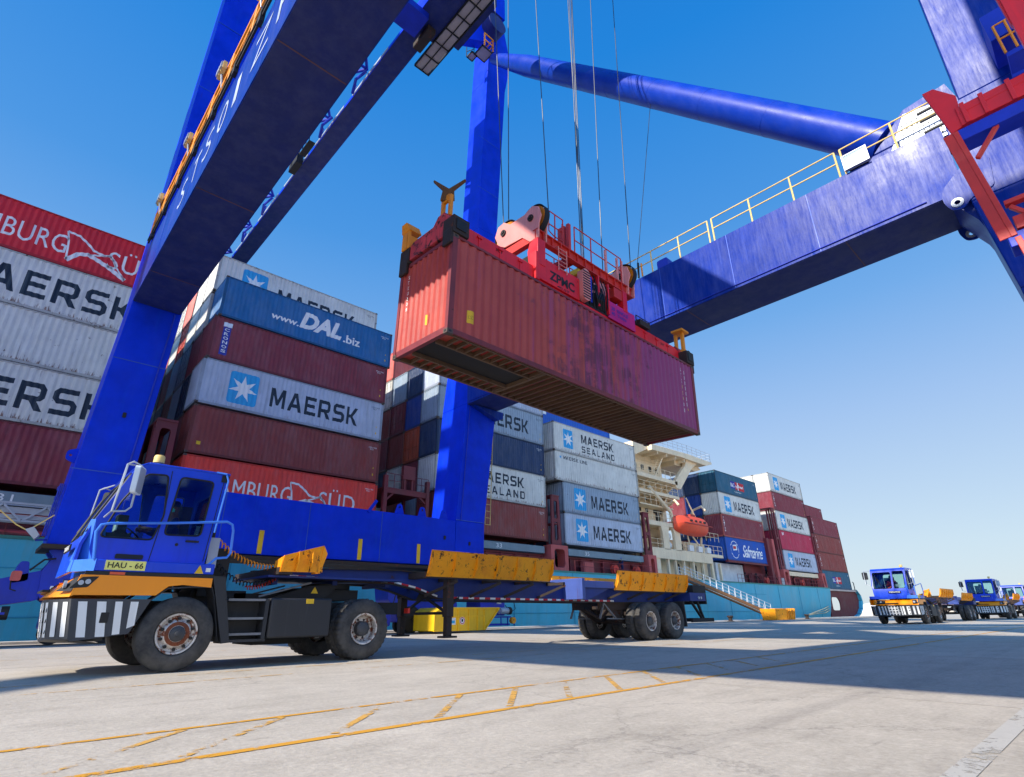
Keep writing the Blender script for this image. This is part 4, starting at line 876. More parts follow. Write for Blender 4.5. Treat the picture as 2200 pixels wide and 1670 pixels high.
# walkway rail on top of the left portal beam, with floodlights
g = MB(); railing(g, [(1.86, 24.3, 15.75), (1.86, .5, 15.75)], 1.3, 2.0, .05, (.55, 1.0), 6)
for i in range(12): y = 23.5 - i * 2; g.bar((1.86, y, 15.8), (1.86, y - .9, 16.95), .07, .07); 
g.build("handrail", YEL, crane)
g = MB(); g.tube([(1.84, 24.3, 15.5), (1.84, .5, 15.5)], .035, 6); g.tube([(1.80, 24.3, 15.6), (1.80, .5, 15.6)], .03, 6)
for i in range(12): y = 23.5 - i * 2; g.box(1.78, 1.895, y - .12, y + .12, 15.28, 15.75)
g.build("cable_tray", DRK, crane)
for y in (23.3, 19.1, 15.3, 11.9):
    w = MB().mat(RAILY); w.box(1.68, 1.80, y - .30, y + .30, 16.95, 17.25); w.mat(ALU)
    for k in range(3): w.box(1.63, 1.68, y - .26 + k * .19, y - .12 + k * .19, 16.98, 17.22)
    w.tube([(1.84, y, 16.4), (1.74, y, 16.96)], .03); w.build("floodlight", None, crane)
# rail and lamps on the right portal beam
g = MB(); U = 15.27
for a, b_ in ((24.3, 12.6), (12.4, 8.1), (7.9, 3.0), (2.8, -.4)): railing(g, [(19.34, a, U), (19.34, b_, U)], 1.15, 1.55, .03, (.55, 1.0), 6)
g.build("handrail", RAILY, crane)
g = MB(); railing(g, [(21.4, 24.3, U), (21.4, .3, U)], 1.15, 2.2, .03, (.55, 1.0), 6); g.build("handrail", RAILY, crane)
w = MB().mat(ALU); w.box(19.15, 19.3, 2.0, 2.8, 15.32, 15.95); w.mat(GLASSC).box(19.13, 19.149, 2.05, 2.75, 15.37, 15.9); w.mat(GRIME).box(19.3, 19.6, 2.1, 2.7, 15.4, 15.9); w.tube([(19.4, 2.4, 15.26), (19.4, 2.4, 15.5)], .05); w.build("floodlight", None, crane)
w = MB().mat(BLUED); w.prism(rrect(10.2, 10.75, 15.28, 15.75, .1), 'x', 19.4, 19.8); w.build("junction_box", None, crane)
w = MB().mat(DRK); w.tube([(19.28, 11.7, 15.3), (19.28, 11.65, 16.1)], .05); w.mat(YEL).tube([(19.30, 11.5, 15.3), (19.30, 11.5, 16.0)], .04); w.build("limit_switch", None, crane)
# bolted gusset plates where the tube meets the right portal
w = MB().mat(BLUEW)
for x in (19.95, 21.0): w.prism([(2.6, 15.27), (1.9, 16.0), (.75, 17.15), (-.5, 17.3), (-.9, 15.27)], 'x', x, x + .05)
w.mat(ALU).prism([(1.65, 15.3), (.8, 16.95), (-.25, 16.7), (-.3, 15.3)], 'x', 19.915, 19.948)
w.mat(BLKL)
for i in range(6):
    for j in range(9):
        y, z = 1.2 - j * .15 - i * .02, 15.5 + i * .2 
        if y < 1.5 - (z - 15.3) * .45: w.cyl((19.90, y, z), (19.915, y, z), .026, None, 6)
for z in (15.75, 16.25, 16.6): w.box(19.86, 19.9, -.25, .45, z, z + .06)
w.build("gusset_plate", None, crane)
# pad eyes below the right portal corner
for x in (19.265, 21.45):
    w = MB().mat(BLUEW); w.prism(rpoly([(.62, 12.75), (.62, 12.45), (.5, 12.12), (.2, 12.05), (.0, 12.3), (-.6, 12.4), (-.75, 13.5), (-.2, 13.6), (.5, 13.0)], .12), 'x', x, x + .04, [circ(.32, 12.32, .075)])
    w.mat(ALU).prism(circ(.32, 12.32, .16, 20), 'x', x - .03, x - .001, [circ(.32, 12.32, .075, 16)]); w.build("pad_eye", None, crane)
MB().mat(BLUEW).prism([(.03, 12.63), (.5, 12.63), (.02, 11.6), (-.2, 10.6), (-.23, 12.0)], 'x', 19.5, 21.3).build("corner_gusset", None, crane)
# pad eyes, seams and small fittings on the near legs and sill
for x, z in ((1.55, 6.3), (20.75, 5.0)):
    w = MB(); sg = -1 if x < 9 else 1; w.prism(rpoly([(x + sg * .22, z - .16), (x - sg * .12, z - .3), (x - sg * .12, z + .3), (x + sg * .22, z + .16)], .1), 'y', 24.9, 24.96, [circ(x + sg * .09, z, .045)]); w.build("pad_eye", BLUE, crane)
for x in (15.2, 16.6, 18.0):
    w = MB(); w.prism(rpoly([(x - .28, 5.6), (x + .28, 5.6), (x + .12, 6.15), (x - .12, 6.15)], .1), 'y', 24.7, 24.76, [circ(x, 5.98, .06)]); w.build("pad_eye", BLUE, crane)
MB().bar((13.3, 24.48, 5.5), (13.7, 24.45, 6.1), .1, .14).build("bracket", BLUE, crane)
for x in (8.35, 12.95, 16.25):
    MB().box(x, x + .2, 24.50, 24.518, 3.25, 4.2).build("yellow_stripe", DECALY, crane)
g = MB(); g.box(1.4, 20.8, 24.3, 26.6, 3.0, 3.14); g.build("bottom_flange", GRIME, crane)
g = MB()
for x0, x1, z in ((1.55, 3.42, 5.75), (18.69, 20.75, 5.66), (1.8, 3.62, 10.2)): g.box(x0, x1, 24.485, 24.5, z, z + .035)
for y in (4.2, 7.4, 10.6, 13.9, 17.3, 20.8): g.box(19.292, 19.299, y, y + .03, 12.67, 15.25); g.box(1.892, 1.899, y, y + .03, 12.81, 15.25)
for z in (18.4, 21.7, 25.2, 30, 35): g.box(19.9, 21.9, 24.485, 24.498, z, z + .035); g.box(2.0, 4.0, 24.485, 24.498, z, z + .035)
for x in (6.8, 10.4, 14.1): g.box(x, x + .03, 24.508, 24.519, 3.22, 5.6)
g.build("weld_seam", paint("seam_blue", (30, 80, 190), rough=.4), crane)
g = MB().mat(BLUED)                             # conduits and floodlight at the foot of the left leg
for k in range(3): g.tube([(1.44 - k * .05, 24.6, 3.4), (1.52 - k * .05, 24.6, 5.2)], .022, 6)
for z in (4.62, 4.95, 4.38): g.prism(rrect(1.36, 1.52, z, z + .16, .05), 'y', 24.6, 24.75)
g.tube([(1.5, 24.6, 3.3), (1.2, 24.6, 3.25)], .03)
g.build("conduit", None, crane)
w = MB().mat(ALU); w.hexa([(.85, 24.3, 3.55), (1.15, 24.3, 3.25), (1.2, 24.7, 3.25), (.9, 24.7, 3.55)], [(1.05, 24.3, 3.65), (1.25, 24.3, 3.4), (1.3, 24.6, 3.4), (1.1, 24.6, 3.65)]); w.build("floodlight", None, crane)
g = MB(); g.tube([(-3, 24.6, 4.5), (-1, 24.6, 4.55), (.1, 24.5, 4.1), (.6, 24.5, 3.7), (.9, 24.5, 3.55)], .02, 5); g.tube([(1.0, 24.5, 3.6), (1.5, 24.5, 4.1)], .02, 5); g.build("loose_cable", RAILY, crane)
# bracket under the hanging container's line: console on the right leg
w = MB(); w.prism([(19.6, 12.6), (21.9, 12.6), (21.9, 12.2), (21.5, 12.0)], 'y', 24.1, 24.49); w.build("console", BLUEW, crane, bevel=.02)
g = MB()
for z0, z1 in ((5.8, 12.6), (15.4, 40)):
    for x in (21.9, 22.3): g.tube([(x - .35 if z0 < 10 else x - .2, 25.4, z0), (x - .1, 25.4, z1)], .025, 5)
    k = z0
    while k < z1: g.tube([(21.55 + (k - z0) * .01, 25.4, k), (22.0 + (k - z0) * .01, 25.4, k)], .016, 4); k += .4
g.build("ladder", RAILY, crane)
g = MB(); g.tube([(3.2, 24.46, 5.7), (3.45, 24.46, 12.7)], .03, 6); g.tube([(19.0, 24.45, 5.7), (19.5, 24.45, 12.5)], .025, 6); g.tube([(19.27, 24.2, 12.8), (19.27, 1.0, 12.8)], .02, 5); g.build("cable_conduit", BLUED, crane)
w = MB()
for x, z in ((17.9, 4.55), (19.6, 4.35), (2.6, 7.9)): w.prism(rrect(x, x + .12, z, z + .2, .03), 'y', 24.46, 24.499)
w.build("weld_bracket", DRK, crane)
# bogies -------------------------------------------------------------------
def gantry(x0, pts, wheels):
    w = MB(); w.prism(rpoly(pts[0], .12), 'y', 24.75, 25.0); w.prism(rpoly(pts[0], .12), 'y', 25.9, 26.15); w.build("equaliser", BLUED, crane, bevel=.02)
    for q in pts[1:]:
        w = MB(); w.prism(rpoly(q, .08), 'y', 24.85, 26.1); w.build("bogie", BLUED, crane, bevel=.02)
    for wx in wheels:
        w = MB(); w.lathe([(.02, -.09), (.2, -.1), (.26, -.07), (.33, -.08), (.38, -.1), (.38, .1), (.02, .1)], (wx, 25.45, .40), (0, 1, 0), 28); w.build("wheel", DRK, crane)
gantry(0, [[(1.62, 3.0), (2.0, 3.0), (2.9, 2.95), (3.5, 2.6), (3.5, 1.3), (2.0, 1.3), (1.72, 1.5), (1.62, 2.3), (1.85, 2.75)],
    [(-2.0, 1.2), (-.5, 1.7), (1.7, 2.35), (1.75, 1.4), (.6, 1.2), (-1.2, 1.0)], [(.9, 1.9), (1.35, 2.0), (1.25, 2.6), (1.02, 2.6)], [(2.0, 1.3), (4.6, 1.3), (4.4, .5), (2.0, .5)], [(-1.5, 1.0), (.6, 1.2), (.6, .55), (-1.5, .55)]], (-.9, .2, 2.4, 3.9))
gantry(0, [[(18.3, 3.0), (21.0, 3.0), (22.3, 2.2), (22.5, 1.5), (16.5, 1.5), (16.2, 2.2)],
    [(14.9, 2.1), (19.0, 2.2), (19.2, 1.2), (15.3, 1.2), (15.0, 1.5)], [(15.3, 1.2), (18.0, 1.2), (18.0, .5), (15.6, .5)], [(20.8, 1.5), (22.6, 1.5), (22.6, .75), (20.8, .75)], [(20.6, .72), (23.1, .72), (23.1, .64), (20.6, .64)], [(20.6, .34), (23.0, .34), (23.0, .24), (20.6, .24)]], (16.1, 17.4, 19.9, 21.4))
g = MB().mat(BLUED)                             # guard cage and motors beside the left bogie
for z in (.35, .95): g.box(-1.2, 1.0, 24.3, 24.36, z, z + .07)
for x in (-.7, -.1, .5): g.bar((x, 24.33, .35), (x + .1, 24.33, 1.0), .07, .05)
for x in (22.0, 22.5, 23.0): g.box(x, x + .05, 24.5, 24.55, .24, .7)
for z in (.9,): g.prism(rpoly([(14.2, .35), (14.9, .35), (14.9, 1.0), (14.2, 1.0)], .1), 'y', 24.4, 24.5)
g.build("guard_frame", None, crane)
for x in (.3, 21.9):
    w = MB().mat(ALU); w.cyl((x, 24.5, 1.0), (x + .6, 24.5, 1.0), .17); w.mat(DRK).cyl((x + .6, 24.5, 1.0), (x + .8, 24.5, 1.0), .2); w.mat(SPPNK if x < 5 else ALU).cyl((x - .15, 24.4, 1.35), (x - .15, 24.4, 1.55), .14); w.build("drive_motor", None, crane)
w = MB().mat(SPINK); w.prism(rrect(.86, 1.12, 1.95, 2.25, .06), 'y', 24.2, 24.4); w.mat(DRK).tube([(.9, 24.3, 1.95), (.95, 24.3, 1.7), (1.1, 24.3, 1.65)], .02); w.build("warning_beacon", None, crane)
w = MB().mat(YELP); w.cyl((22.7, 24.4, .5), (22.7, 24.2, .5), .17); w.build("buffer", None, crane)
g = MB().mat(BLKL); g.tube([(1.3, 24.6, 2.3), (1.6, 24.6, 2.65), (1.9, 24.6, 2.7)], .03); g.tube([(22.3, 24.6, 2.0), (23.0, 24.6, 1.7), (23.2, 24.6, 1.1), (22.8, 24.6, .9), (22.4, 24.6, 1.3)], .02); g.tube([(15.2, 24.5, 1.9), (15.0, 24.5, 1.1), (15.5, 24.5, .9)], .025); g.build("hose", None, crane)
w = MB(); w.lathe([(.05, -.2), (.55, -.2), (.6, -.14), (.6, .14), (.55, .2), (.05, .2)], (15.9, 24.3, .62), (0, 1, 0), 32); w.build("cable_reel", BLKL, crane)
g = MB()
for y in (3.4, 9.6, 15.8, 21.6): g.box(1.94, 3.62, y, y + .035, 12.768, 12.7745); g.box(19.34, 21.46, y, y + .035, 12.628, 12.6345)
g.build("weld_seam", paint("seam_rust", (96, 66, 70), rough=.6, rust=.3), crane)
d_ = (Vector((20.5, 1.5, 16.5)) - Vector((20.5, 23.4, 43.0))).normalized(); g = MB()
for t in (9, 13, 17, 21, 25, 29): q = Vector((20.5, 23.4, 43.0)) + d_ * t; g.cyl(q, q + d_ * .05, .746, None, 32)
g.build("weld_seam", TUBEB, crane)
def _sh(X, Y): z = (X + 25.6) / 1.27; return (2.8, Y + .053 * z, z)
MB().cyl(_sh(-8.4, 1.4), _sh(2.0, 11.2), .5, None, 24).build("shade_strut", TUBEB, c2)  # unseen tube added so that its shadow falls beside the lorry
MB().box(-11.5 + 28.4, -6.4 + 28.4, -2.5, 6.4, 15.4, 20.2).build("shade_block", BLUED, c2)  # unseen block added to widen the shadow on the quay
# boom bracing seen between portal and girder
g = MB()
for i in range(7):
    y = 25 + i * 6; g.tube([(13.4 - 3.5, y, 38.6), (11.9, y + 3, 38.6), (9.9, y + 6, 38.6)], .13, 8); g.tube([(10.0, y + 3, 38.6), (11.9, y + 3, 38.6)], .11, 6)
for y in (28, 33.5, 46, 51.5): g.tube([(11.85, y, 38.3), (11.3, y + .3, 37.3), (11.5, y + 1.1, 36.8), (11.8, y + 1.5, 38.2)], .11, 7)
g.build("boom_bracing", BLUED, crane)
g = MB(); g.box(11.3, 11.84, 36.4, 38.4, 37.7, 37.8); g.box(11.3, 11.84, 38.8, 40.5, 37.2, 38.2); railing(g, [(11.3, 36.4, 37.8), (11.3, 38.4, 37.8)], 1.1, .7, .03); g.build("boom_platform", DRK, crane)
g = MB()
for x in (10.9, 11.2): g.tube([(x, 20, 38.3), (x, 66, 38.3)], .03, 5)
g.build("trolley_rope", ROPE, crane)
g = MB(); 
for i in range(6): y = 25.2 + i * 6.6; g.box(12.02, 12.075, y, y + 5.2, 38.1, 38.3)
g.build("trolley_rail", ALU, crane)
# hinge walkway: lattice of grating panels hanging outside the right girder
GRT = paint("walkway_grating", (176, 164, 158), rough=.6, var=.2)
g = MB().mat(DRK); x0, x1, z = 13.95, 15.1, 37.5; y = 24.6
while y > 6:
    g.box(x0, x1, y - .06, y, z - .1, z + .15); g.mat(GRT).box(x0 + .06, x1 - .06, y - 1.18, y - .06, z, z + .03); g.mat(DRK); g.box((x0 + x1) / 2 - .03, (x0 + x1) / 2 + .03, y - 1.18, y - .06, z - .06, z - .002); y -= 1.24
g.box(x0 - .05, x0 + .01, 6, 24.6, z - .1, z + .12); g.box(x1 - .01, x1 + .05, 6, 24.6, z - .1, z + .12); railing(g, [(x1, 24.5, z), (x1, 8, z)], 1.1, 1.24, .03)
g.build("walkway", None, crane)
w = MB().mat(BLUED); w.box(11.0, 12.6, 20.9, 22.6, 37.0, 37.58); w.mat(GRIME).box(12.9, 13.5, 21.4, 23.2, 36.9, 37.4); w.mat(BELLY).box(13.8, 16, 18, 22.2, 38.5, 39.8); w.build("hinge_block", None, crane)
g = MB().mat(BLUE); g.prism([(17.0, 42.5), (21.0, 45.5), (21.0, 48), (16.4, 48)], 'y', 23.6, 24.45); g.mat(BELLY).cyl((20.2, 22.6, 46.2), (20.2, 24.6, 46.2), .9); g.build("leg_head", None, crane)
g = MB().mat(DRK)                              # service platform on the slim leg
for (a, b_, c_, d_) in ((19.1, 20.2, 23.2, 24.3), (18.8, 19.4, 24.2, 24.9)):
    g.box(a, b_, c_, c_ + .06, 43.1, 43.25); g.box(a, b_, d_ - .06, d_, 43.1, 43.25); g.box(a, a + .06, c_, d_, 43.1, 43.25); g.box(b_ - .06, b_, c_, d_, 43.1, 43.25); g.mat(GRT).box(a + .06, b_ - .06, c_ + .06, d_ - .06, 43.15, 43.2); g.mat(DRK)
railing(g, [(18.8, 24.9, 43.2), (19.1, 24.3, 43.2)], 1.2, .6, .03); g.mat(YEL); railing(g, [(19.3, 23.2, 43.25), (20.2, 23.2, 43.25), (20.2, 24.3, 43.25)], 1.5, .8, .06)
g.build("service_platform", None, crane)
# trolley and hoist ropes
w = MB(); w.box(9.6, 17.6, 8.6, 13.2, 38.3, 39.6); w.box(11, 16, 9.5, 12, 40.5, 42); w.build("trolley", BLUED, crane)
for (xa, ya, za), (xb, yb) in (((10.49, 11.45, 13.05), (9.75, 11.6)), ((10.58, 11.3, 13.1), (10.95, 11.4)), ((11.58, 10.3, 14.0), (11.75, 10.8)), ((14.02, 10.9, 13.6), (14.75, 10.8)), ((14.12, 10.95, 12.4), (14.92, 10.8)),
        ((14.31, 11.0, 13.5), (15.0, 10.8)), ((15.49, 11.0, 13.6), (16.75, 10.8)), ((15.3, 11.8, 13.2), (15.9, 11.9)), ((17.1 - 1.2, 10.0, 12.6), (18.9, 10.8))):
    MB().tube([(xa, ya, za), (xb, yb, 38.4)], .02, 6).build("hoist_rope", ROPE, crane)
MB().tube([(19.28, 11.7, 16.0), (20.3, 10.2, 26.9)], .016, 5).build("hanging_cable", ROPE, crane)
# red service tower with blue beams standing before the landside leg
g = MB().mat(REDST); X = 16.4
def yz(a, b, w_, d_=.25, m=None, x=X):
    if m: g.mat(m)
    g.bar((x, a[0], a[1]), (x, b[0], b[1]), w_, d_, (1, 0, 0))
rt = MB(); g = rt; g.mat(REDBR); g.prism([(.1, 14.32), (-.15, 14.3), (-.52, 13.72), (-.45, 12.7), (-.15, 12.6)], 'x', X - .1, X + .05); g.box(X - .15, X + .9, -3.6, -.45, 13.05, 13.12); g.box(X - .14, X - .08, -3.6, -.4, 12.68, 13.3)
for y in (-.55, -.95, -1.5, -2.1): g.box(X - .2, X - .14, y - .05, y + .05, 12.66, 13.34)
g.mat(REDST); g.bar((X, -.22, 12.6), (X, -.46, 9.05), .12, .26, (1, 0, 0)); g.bar((X - .1, -.10, 12.6), (X - .1, -.33, 9.05), .3, .03, (1, 0, 0)); g.bar((X, -.5, 9.0), (X, -.75, 5.2), .12, .26, (1, 0, 0))
g.bar((X, -1.1, 12.4), (X, -.42, 11.6), .1, .12, (1, 0, 0)); g.bar((X, -.52, 10.0), (X, -2.6, 10.0), .12, .22, (1, 0, 0)); g.bar((X, -.6, 9.9), (X, -1.0, 9.3), .1, .12, (1, 0, 0)); g.box(X - .12, X + .5, -2.6, -.55, 9.2, 9.55)
for y in (-.8, -1.0, -1.2): g.box(X - .17, X - .121, y - .03, y + .03, 9.2, 9.6)
g.bar((X, -.6, 8.9), (X, -.9, 8.4), .3, .1, (1, 0, 0))
rt.build("red_tower_frame", None, crane, bevel=.01)
g = MB(); g.box(X - .1, X + .5, -3.6, -.12, 12.25, 12.62); g.box(X - .1, X + .5, -3.0, -.32, 8.78, 9.16); g.build("tower_cross_beam", BLUED, crane, bevel=.02)
g = MB(); g.prism([(-1.62, 16.9), (-2.6, 16.9), (-2.6, 15.0), (-2.1, 13.6), (-1.92, 14.2), (-1.9, 15.5)], 'x', 15.4, 15.55); g.bar((15.45, -2.02, 15.5), (15.45, -2.0, 13.3), .12, .2, (1, 0, 0)); g.build("red_arm", REDBR, crane)
g = MB().mat(BLUED); g.box(17.6, 18.9, -2.9, -1.86, 15.1, 15.25); g.box(17.6, 18.9, -2.9, -1.7, 15.9, 16.9); g.box(17.4, 17.5, -3.2, -1.75, 14.2, 14.3); g.box(17.4, 17.5, -3.2, -1.75, 13.9, 13.98); g.mat(YEL); railing(g, [(17.6, -1.86, 15.25), (17.6, -2.9, 15.25)], 1.1, .25, .03); g.build("stair_landing", None, crane)

# ================================================================ the hanging container and the spreader holding it
HL, HR = (6.865, 9.552, 7.084), (R(2.2), R(.157), R(.764))
def hero_paint():
    m, n, p = newmat("stained_red_container"); tc = n.nodes.new("ShaderNodeTexCoord"); V = tc.outputs['Object']
    sx = n.nodes.new("ShaderNodeSeparateXYZ"); n.links.new(V, sx.inputs[0])
    a = noise(n, V, .8, 8, .65); ra = ramp(n, .3, .7, lin((162, 54, 48)), lin((190, 78, 62))); n.links.new(a.outputs[0], ra.inputs[0])
    # purple chalky wash that takes over toward the far half and follows vertical runs
    s = noise(n, mapping(n, V, (3.4, 3.4, .22)), 1.0, 7, .68); t = mth(n, 'ADD', mth(n, 'MULTIPLY', sx.outputs[0], .035), mth(n, 'MULTIPLY', s.outputs[0], .9)); rb = ramp(n, .58, .74); n.links.new(t, rb.inputs[0])
    col = mix(n, mth(n, 'MULTIPLY', rb.outputs[0], .8), ra.outputs[0], lin((146, 56, 120)))
    d = noise(n, mapping(n, V, (1.6, 1.6, .5)), 1.2, 8, .7); rd = ramp(n, .53, .66); n.links.new(mth(n, 'ADD', d.outputs[0], mth(n, 'MULTIPLY', mth(n, 'ABSOLUTE', mth(n, 'SUBTRACT', sx.outputs[0], 6.8), 0), -.022)), rd.inputs[0])
    col = mix(n, mth(n, 'MULTIPLY', rd.outputs[0], .75), col, lin((98, 28, 38)))
    st = noise(n, mapping(n, V, (.55, .55, .75)), 1.5, 9, .72); sm = mth(n, 'MULTIPLY', mth(n, 'ABSOLUTE', mth(n, 'SUBTRACT', sx.outputs[0], 6.3), 0), -.035); rs_ = ramp(n, .44, .50); n.links.new(mth(n, 'ADD', st.outputs[0], sm), rs_.inputs[0])
    stv = noise(n, mapping(n, V, (5, 5, .25)), 1.4, 6, .7); rsv = ramp(n, .38, .55); n.links.new(stv.outputs[0], rsv.inputs[0])
    col = mix(n, mth(n, 'MULTIPLY', mth(n, 'MULTIPLY', rs_.outputs[0], rsv.outputs[0]), .8), col, lin((88, 26, 58)))
    e = noise(n, mapping(n, V, (12, 12, .5)), 1.0, 6, .6); re = ramp(n, .56, .70); n.links.new(e.outputs[0], re.inputs[0]); col = mix(n, mth(n, 'MULTIPLY', re.outputs[0], .4), col, lin((150, 48, 44)))
    f = noise(n, V, 5, 10, .8); rf = ramp(n, .67, .70); n.links.new(f.outputs[0], rf.inputs[0]); col = mix(n, mth(n, 'MULTIPLY', rf.outputs[0], .8), col, lin((60, 24, 20)))
    k = noise(n, mapping(n, V, (9, 9, 1.6)), 1.3, 8, .7); rk = ramp(n, .70, .73); n.links.new(k.outputs[0], rk.inputs[0]); col = mix(n, mth(n, 'MULTIPLY', rk.outputs[0], .5), col, lin((200, 150, 150)))
    n.links.new(col, p.inputs['Base Color']); p.inputs['Roughness'].default_value = .5
    b = n.nodes.new("ShaderNodeBump"); b.inputs['Strength'].default_value = .25; b.inputs['Distance'].default_value = .03; n6 = noise(n, V, 6, 5, .6); n.links.new(n6.outputs[0], b.inputs['Height']); n.links.new(b.outputs[0], p.inputs['Normal'])
    return m
HP = hero_paint(); MC["container_hero"] = HP
hc = container(0, 0, 0, 'hero', None, "stained red container hanging from the spreader above the lorry", loc=HL, rot=HR)
hc.name = "hanging_container"; hc.name = "shipping_container"
for o in hc.children:
    if o.name.startswith("frame"): bindm(o, paint("hanging_container_rail", (128, 46, 52), rough=.5, var=.4, streak=.5, rust=.5, scol=(70, 24, 40)), CAST, BLKL)
def hole_text():
    P = []
    t = lambda b, u, v, w, h, m, o=0: fit(glyphs(b, o), u, v, w, h) + (m, .004)
    for i, (c, m) in enumerate([("S", WHTL), ("T", WHTL), ("X", WHTL), ("U", RAILY), ("2", RAILY), ("0", RAILY), ("8", WHTL), ("1", WHTL)]): P.append(t(c, 11.2, 2.4 - i * .24, .1, .15, m, .02))
    for i in range(7): P.append(t("I", 11.42, 2.3 - i * .22, .03, .15, WHTL))
    P.append(polyvf([(11.45, .85), (11.6, .85), (11.52, 1.02)]) + (DECALY, .004)); P.append(polyvf(rrect(.62, .84, .5, .86, .02)) + (DECALY, .004)); P.append(t("CSC", .66, .62, .14, .1, BLKL))
    return P
HT_ = hole_text()
for nm_, pp_ in (("serial_lettering", HT_[:15]), ("sticker", HT_[15:16]), ("sticker", HT_[16:])): letter(pp_, frameM((0, 0, 0), (1, 0, 0), (0, 0, 1)), nm_, hc, lambda u: INS + corr(u), brks(0, 12.19))
P = [fit(glyphs(c), .42, 2.35 - i * .17, .05, .11) + (WHTL, .01) for i, c in enumerate("STXU208")] + [polyvf(rrect(1.42, 1.58, .55, .85, .02)) + (DECALY, .01)]
for nm_, pp_ in (("end_lettering", P[:7]), ("end_sticker", P[7:])): letter(pp_, frameM((-.004, 2.438, 0), (0, -1, 0), (0, 0, 1)), nm_, hc, lambda u: .022 + corr(u, .24, .045, .15), brks(0, 2.4, .24, .15))
w = MB()                                       # underframe: cross members, gooseneck tunnel, boards
for y in (.03, 2.32): w.box(.17, 12.02, y + .061 if y < 1 else y - .02, y + .11 if y < 1 else y + .03, -.0, .13)
x = 3.6
while x < 12.0: w.ibeam((x, .13, .065), (x, 2.3, .065), .05, .12, .006); x += .30
x = .5
while x < 3.5:
    for y0, y1 in ((.13, .68), (1.76, 2.3)): w.ibeam((x, y0, .065), (x, y1, .065), .05, .12, .006)
    x += .30
for y in (.70, 1.74): w.box(.18, 3.6, y - .03, y + .03, -.01, .14)
w.box(3.56, 3.66, .13, 2.3, -.008, .14)
w.build("cross_member", UNDER, hc)
w = MB(); w.box(.18, 3.55, .735, 1.705, .10, .128); w.build("gooseneck_tunnel", WOOD, hc)
w = MB(); w.box(.2, 12.0, .1, 2.34, .135, .15); w.build("floor_board", WOOD, hc)

sp = thing("spreader", "red hoisting spreader with sunbleached headblock and sheaves clamped on the hanging container", "spreader", HL, HR)
zt = 2.93
for y in (.32, 1.86):
    w = MB(); w.prism([(.3, zt), (11.9, zt), (11.9, zt + .55), (11.4, zt + .66), (7.2, zt + .66), (7.0, zt + .42), (5.6, zt + .42), (3.5, zt + .66), (.8, zt + .66), (.3, zt + .5)], 'y', y, y + .26); w.build("side_beam", SPRED, sp, bevel=.015)
GR2 = paint("scraped_red_plate", (200, 60, 70), rough=.6, var=.5, streak=.8, scol=(60, 40, 40), rust=.9, rustc=(28, 22, 22), sc=1.5)
for x in (-.02, 11.75):
    w = MB(); w.prism([(.2, zt + .06), (2.24, zt + .06), (2.24, zt + .42), (1.9, zt + .62), (.95, zt + .62), (.75, zt + .85), (.45, zt + .85), (.2, zt + .5)], 'x', x, x + .46); w.build("end_beam", GR2, sp, bevel=.02)
    for y in (-.05, 2.02):
        w = MB().mat(GRIME); w.box(x - .04, x + .5, y, y + .46, zt - .03, zt + .5); w.box(x - .06 if x < 5 else x + .44, x + .02 if x < 5 else x + .52, y + .04, y + .42, zt - .35, zt + .1); w.mat(BLKL).box(x + .05, x + .4, y - .03 if y < 1 else y + .46, y if y < 1 else y + .49, zt + .08, zt + .4); w.build("twistlock_box", None, sp, bevel=.015)
# flipper guides
w = MB(); w.box(-.1, -.02, 2.05, 2.4, 3.42, 4.05); w.box(-.1, .3, 2.1, 2.16, 3.42, 3.9); w.hexa([(-.12, 2.0, 4.0), (.3, 2.0, 4.0), (.3, 2.42, 4.0), (-.12, 2.42, 4.0)], [(-.2, 2.08, 4.24), (.25, 2.08, 4.24), (.25, 2.34, 4.24), (-.2, 2.34, 4.24)]); w.build("flipper", YEL, sp, bevel=.01)
w = MB().mat(YEL); w.box(.1, .2, .38, .48, 3.75, 4.45); w.box(.1, .2, .72, .82, 3.75, 4.45); w.box(.1, .2, .48, .72, 4.3, 4.5); w.mat(GRIME)
k0 = len(w.v); w.mat(paint('flipper_rust', (112, 74, 34), rough=.7, rust=.5)); w.prism([(-.2, 4.35), (.2, 4.35), (.17, 4.70), (.50, 5.02), (.47, 5.06), (.03, 4.74), (-.41, 5.06), (-.44, 5.02), (-.15, 4.70)], 'y', -.04, .04)
Mr = Matrix.Translation((.15, .60, 0)) @ Matrix.Rotation(R(-48), 4, 'Z'); w.v[k0:] = [tuple(Mr @ Vector(q)) for q in w.v[k0:]]; w.build("flipper", None, sp, bevel=.008)
w = MB().mat(YEL); w.box(11.85, 12.0, .12, .24, 3.4, 4.4); w.box(11.8, 11.95, .4, .5, 3.4, 4.3); w.box(11.65, 12.2, .02, .52, 4.35, 4.44); w.hexa([(11.8, .1, 3.1), (12.1, .1, 3.1), (12.1, .4, 3.1), (11.8, .4, 3.1)], [(11.85, .1, 3.6), (12.0, .1, 3.6), (12.0, .4, 3.6), (11.85, .4, 3.6)]); w.mat(BLKL).cyl((11.9, -.06, 3.3), (11.9, .1, 3.3), .16); w.build("flipper", None, sp, bevel=.01)
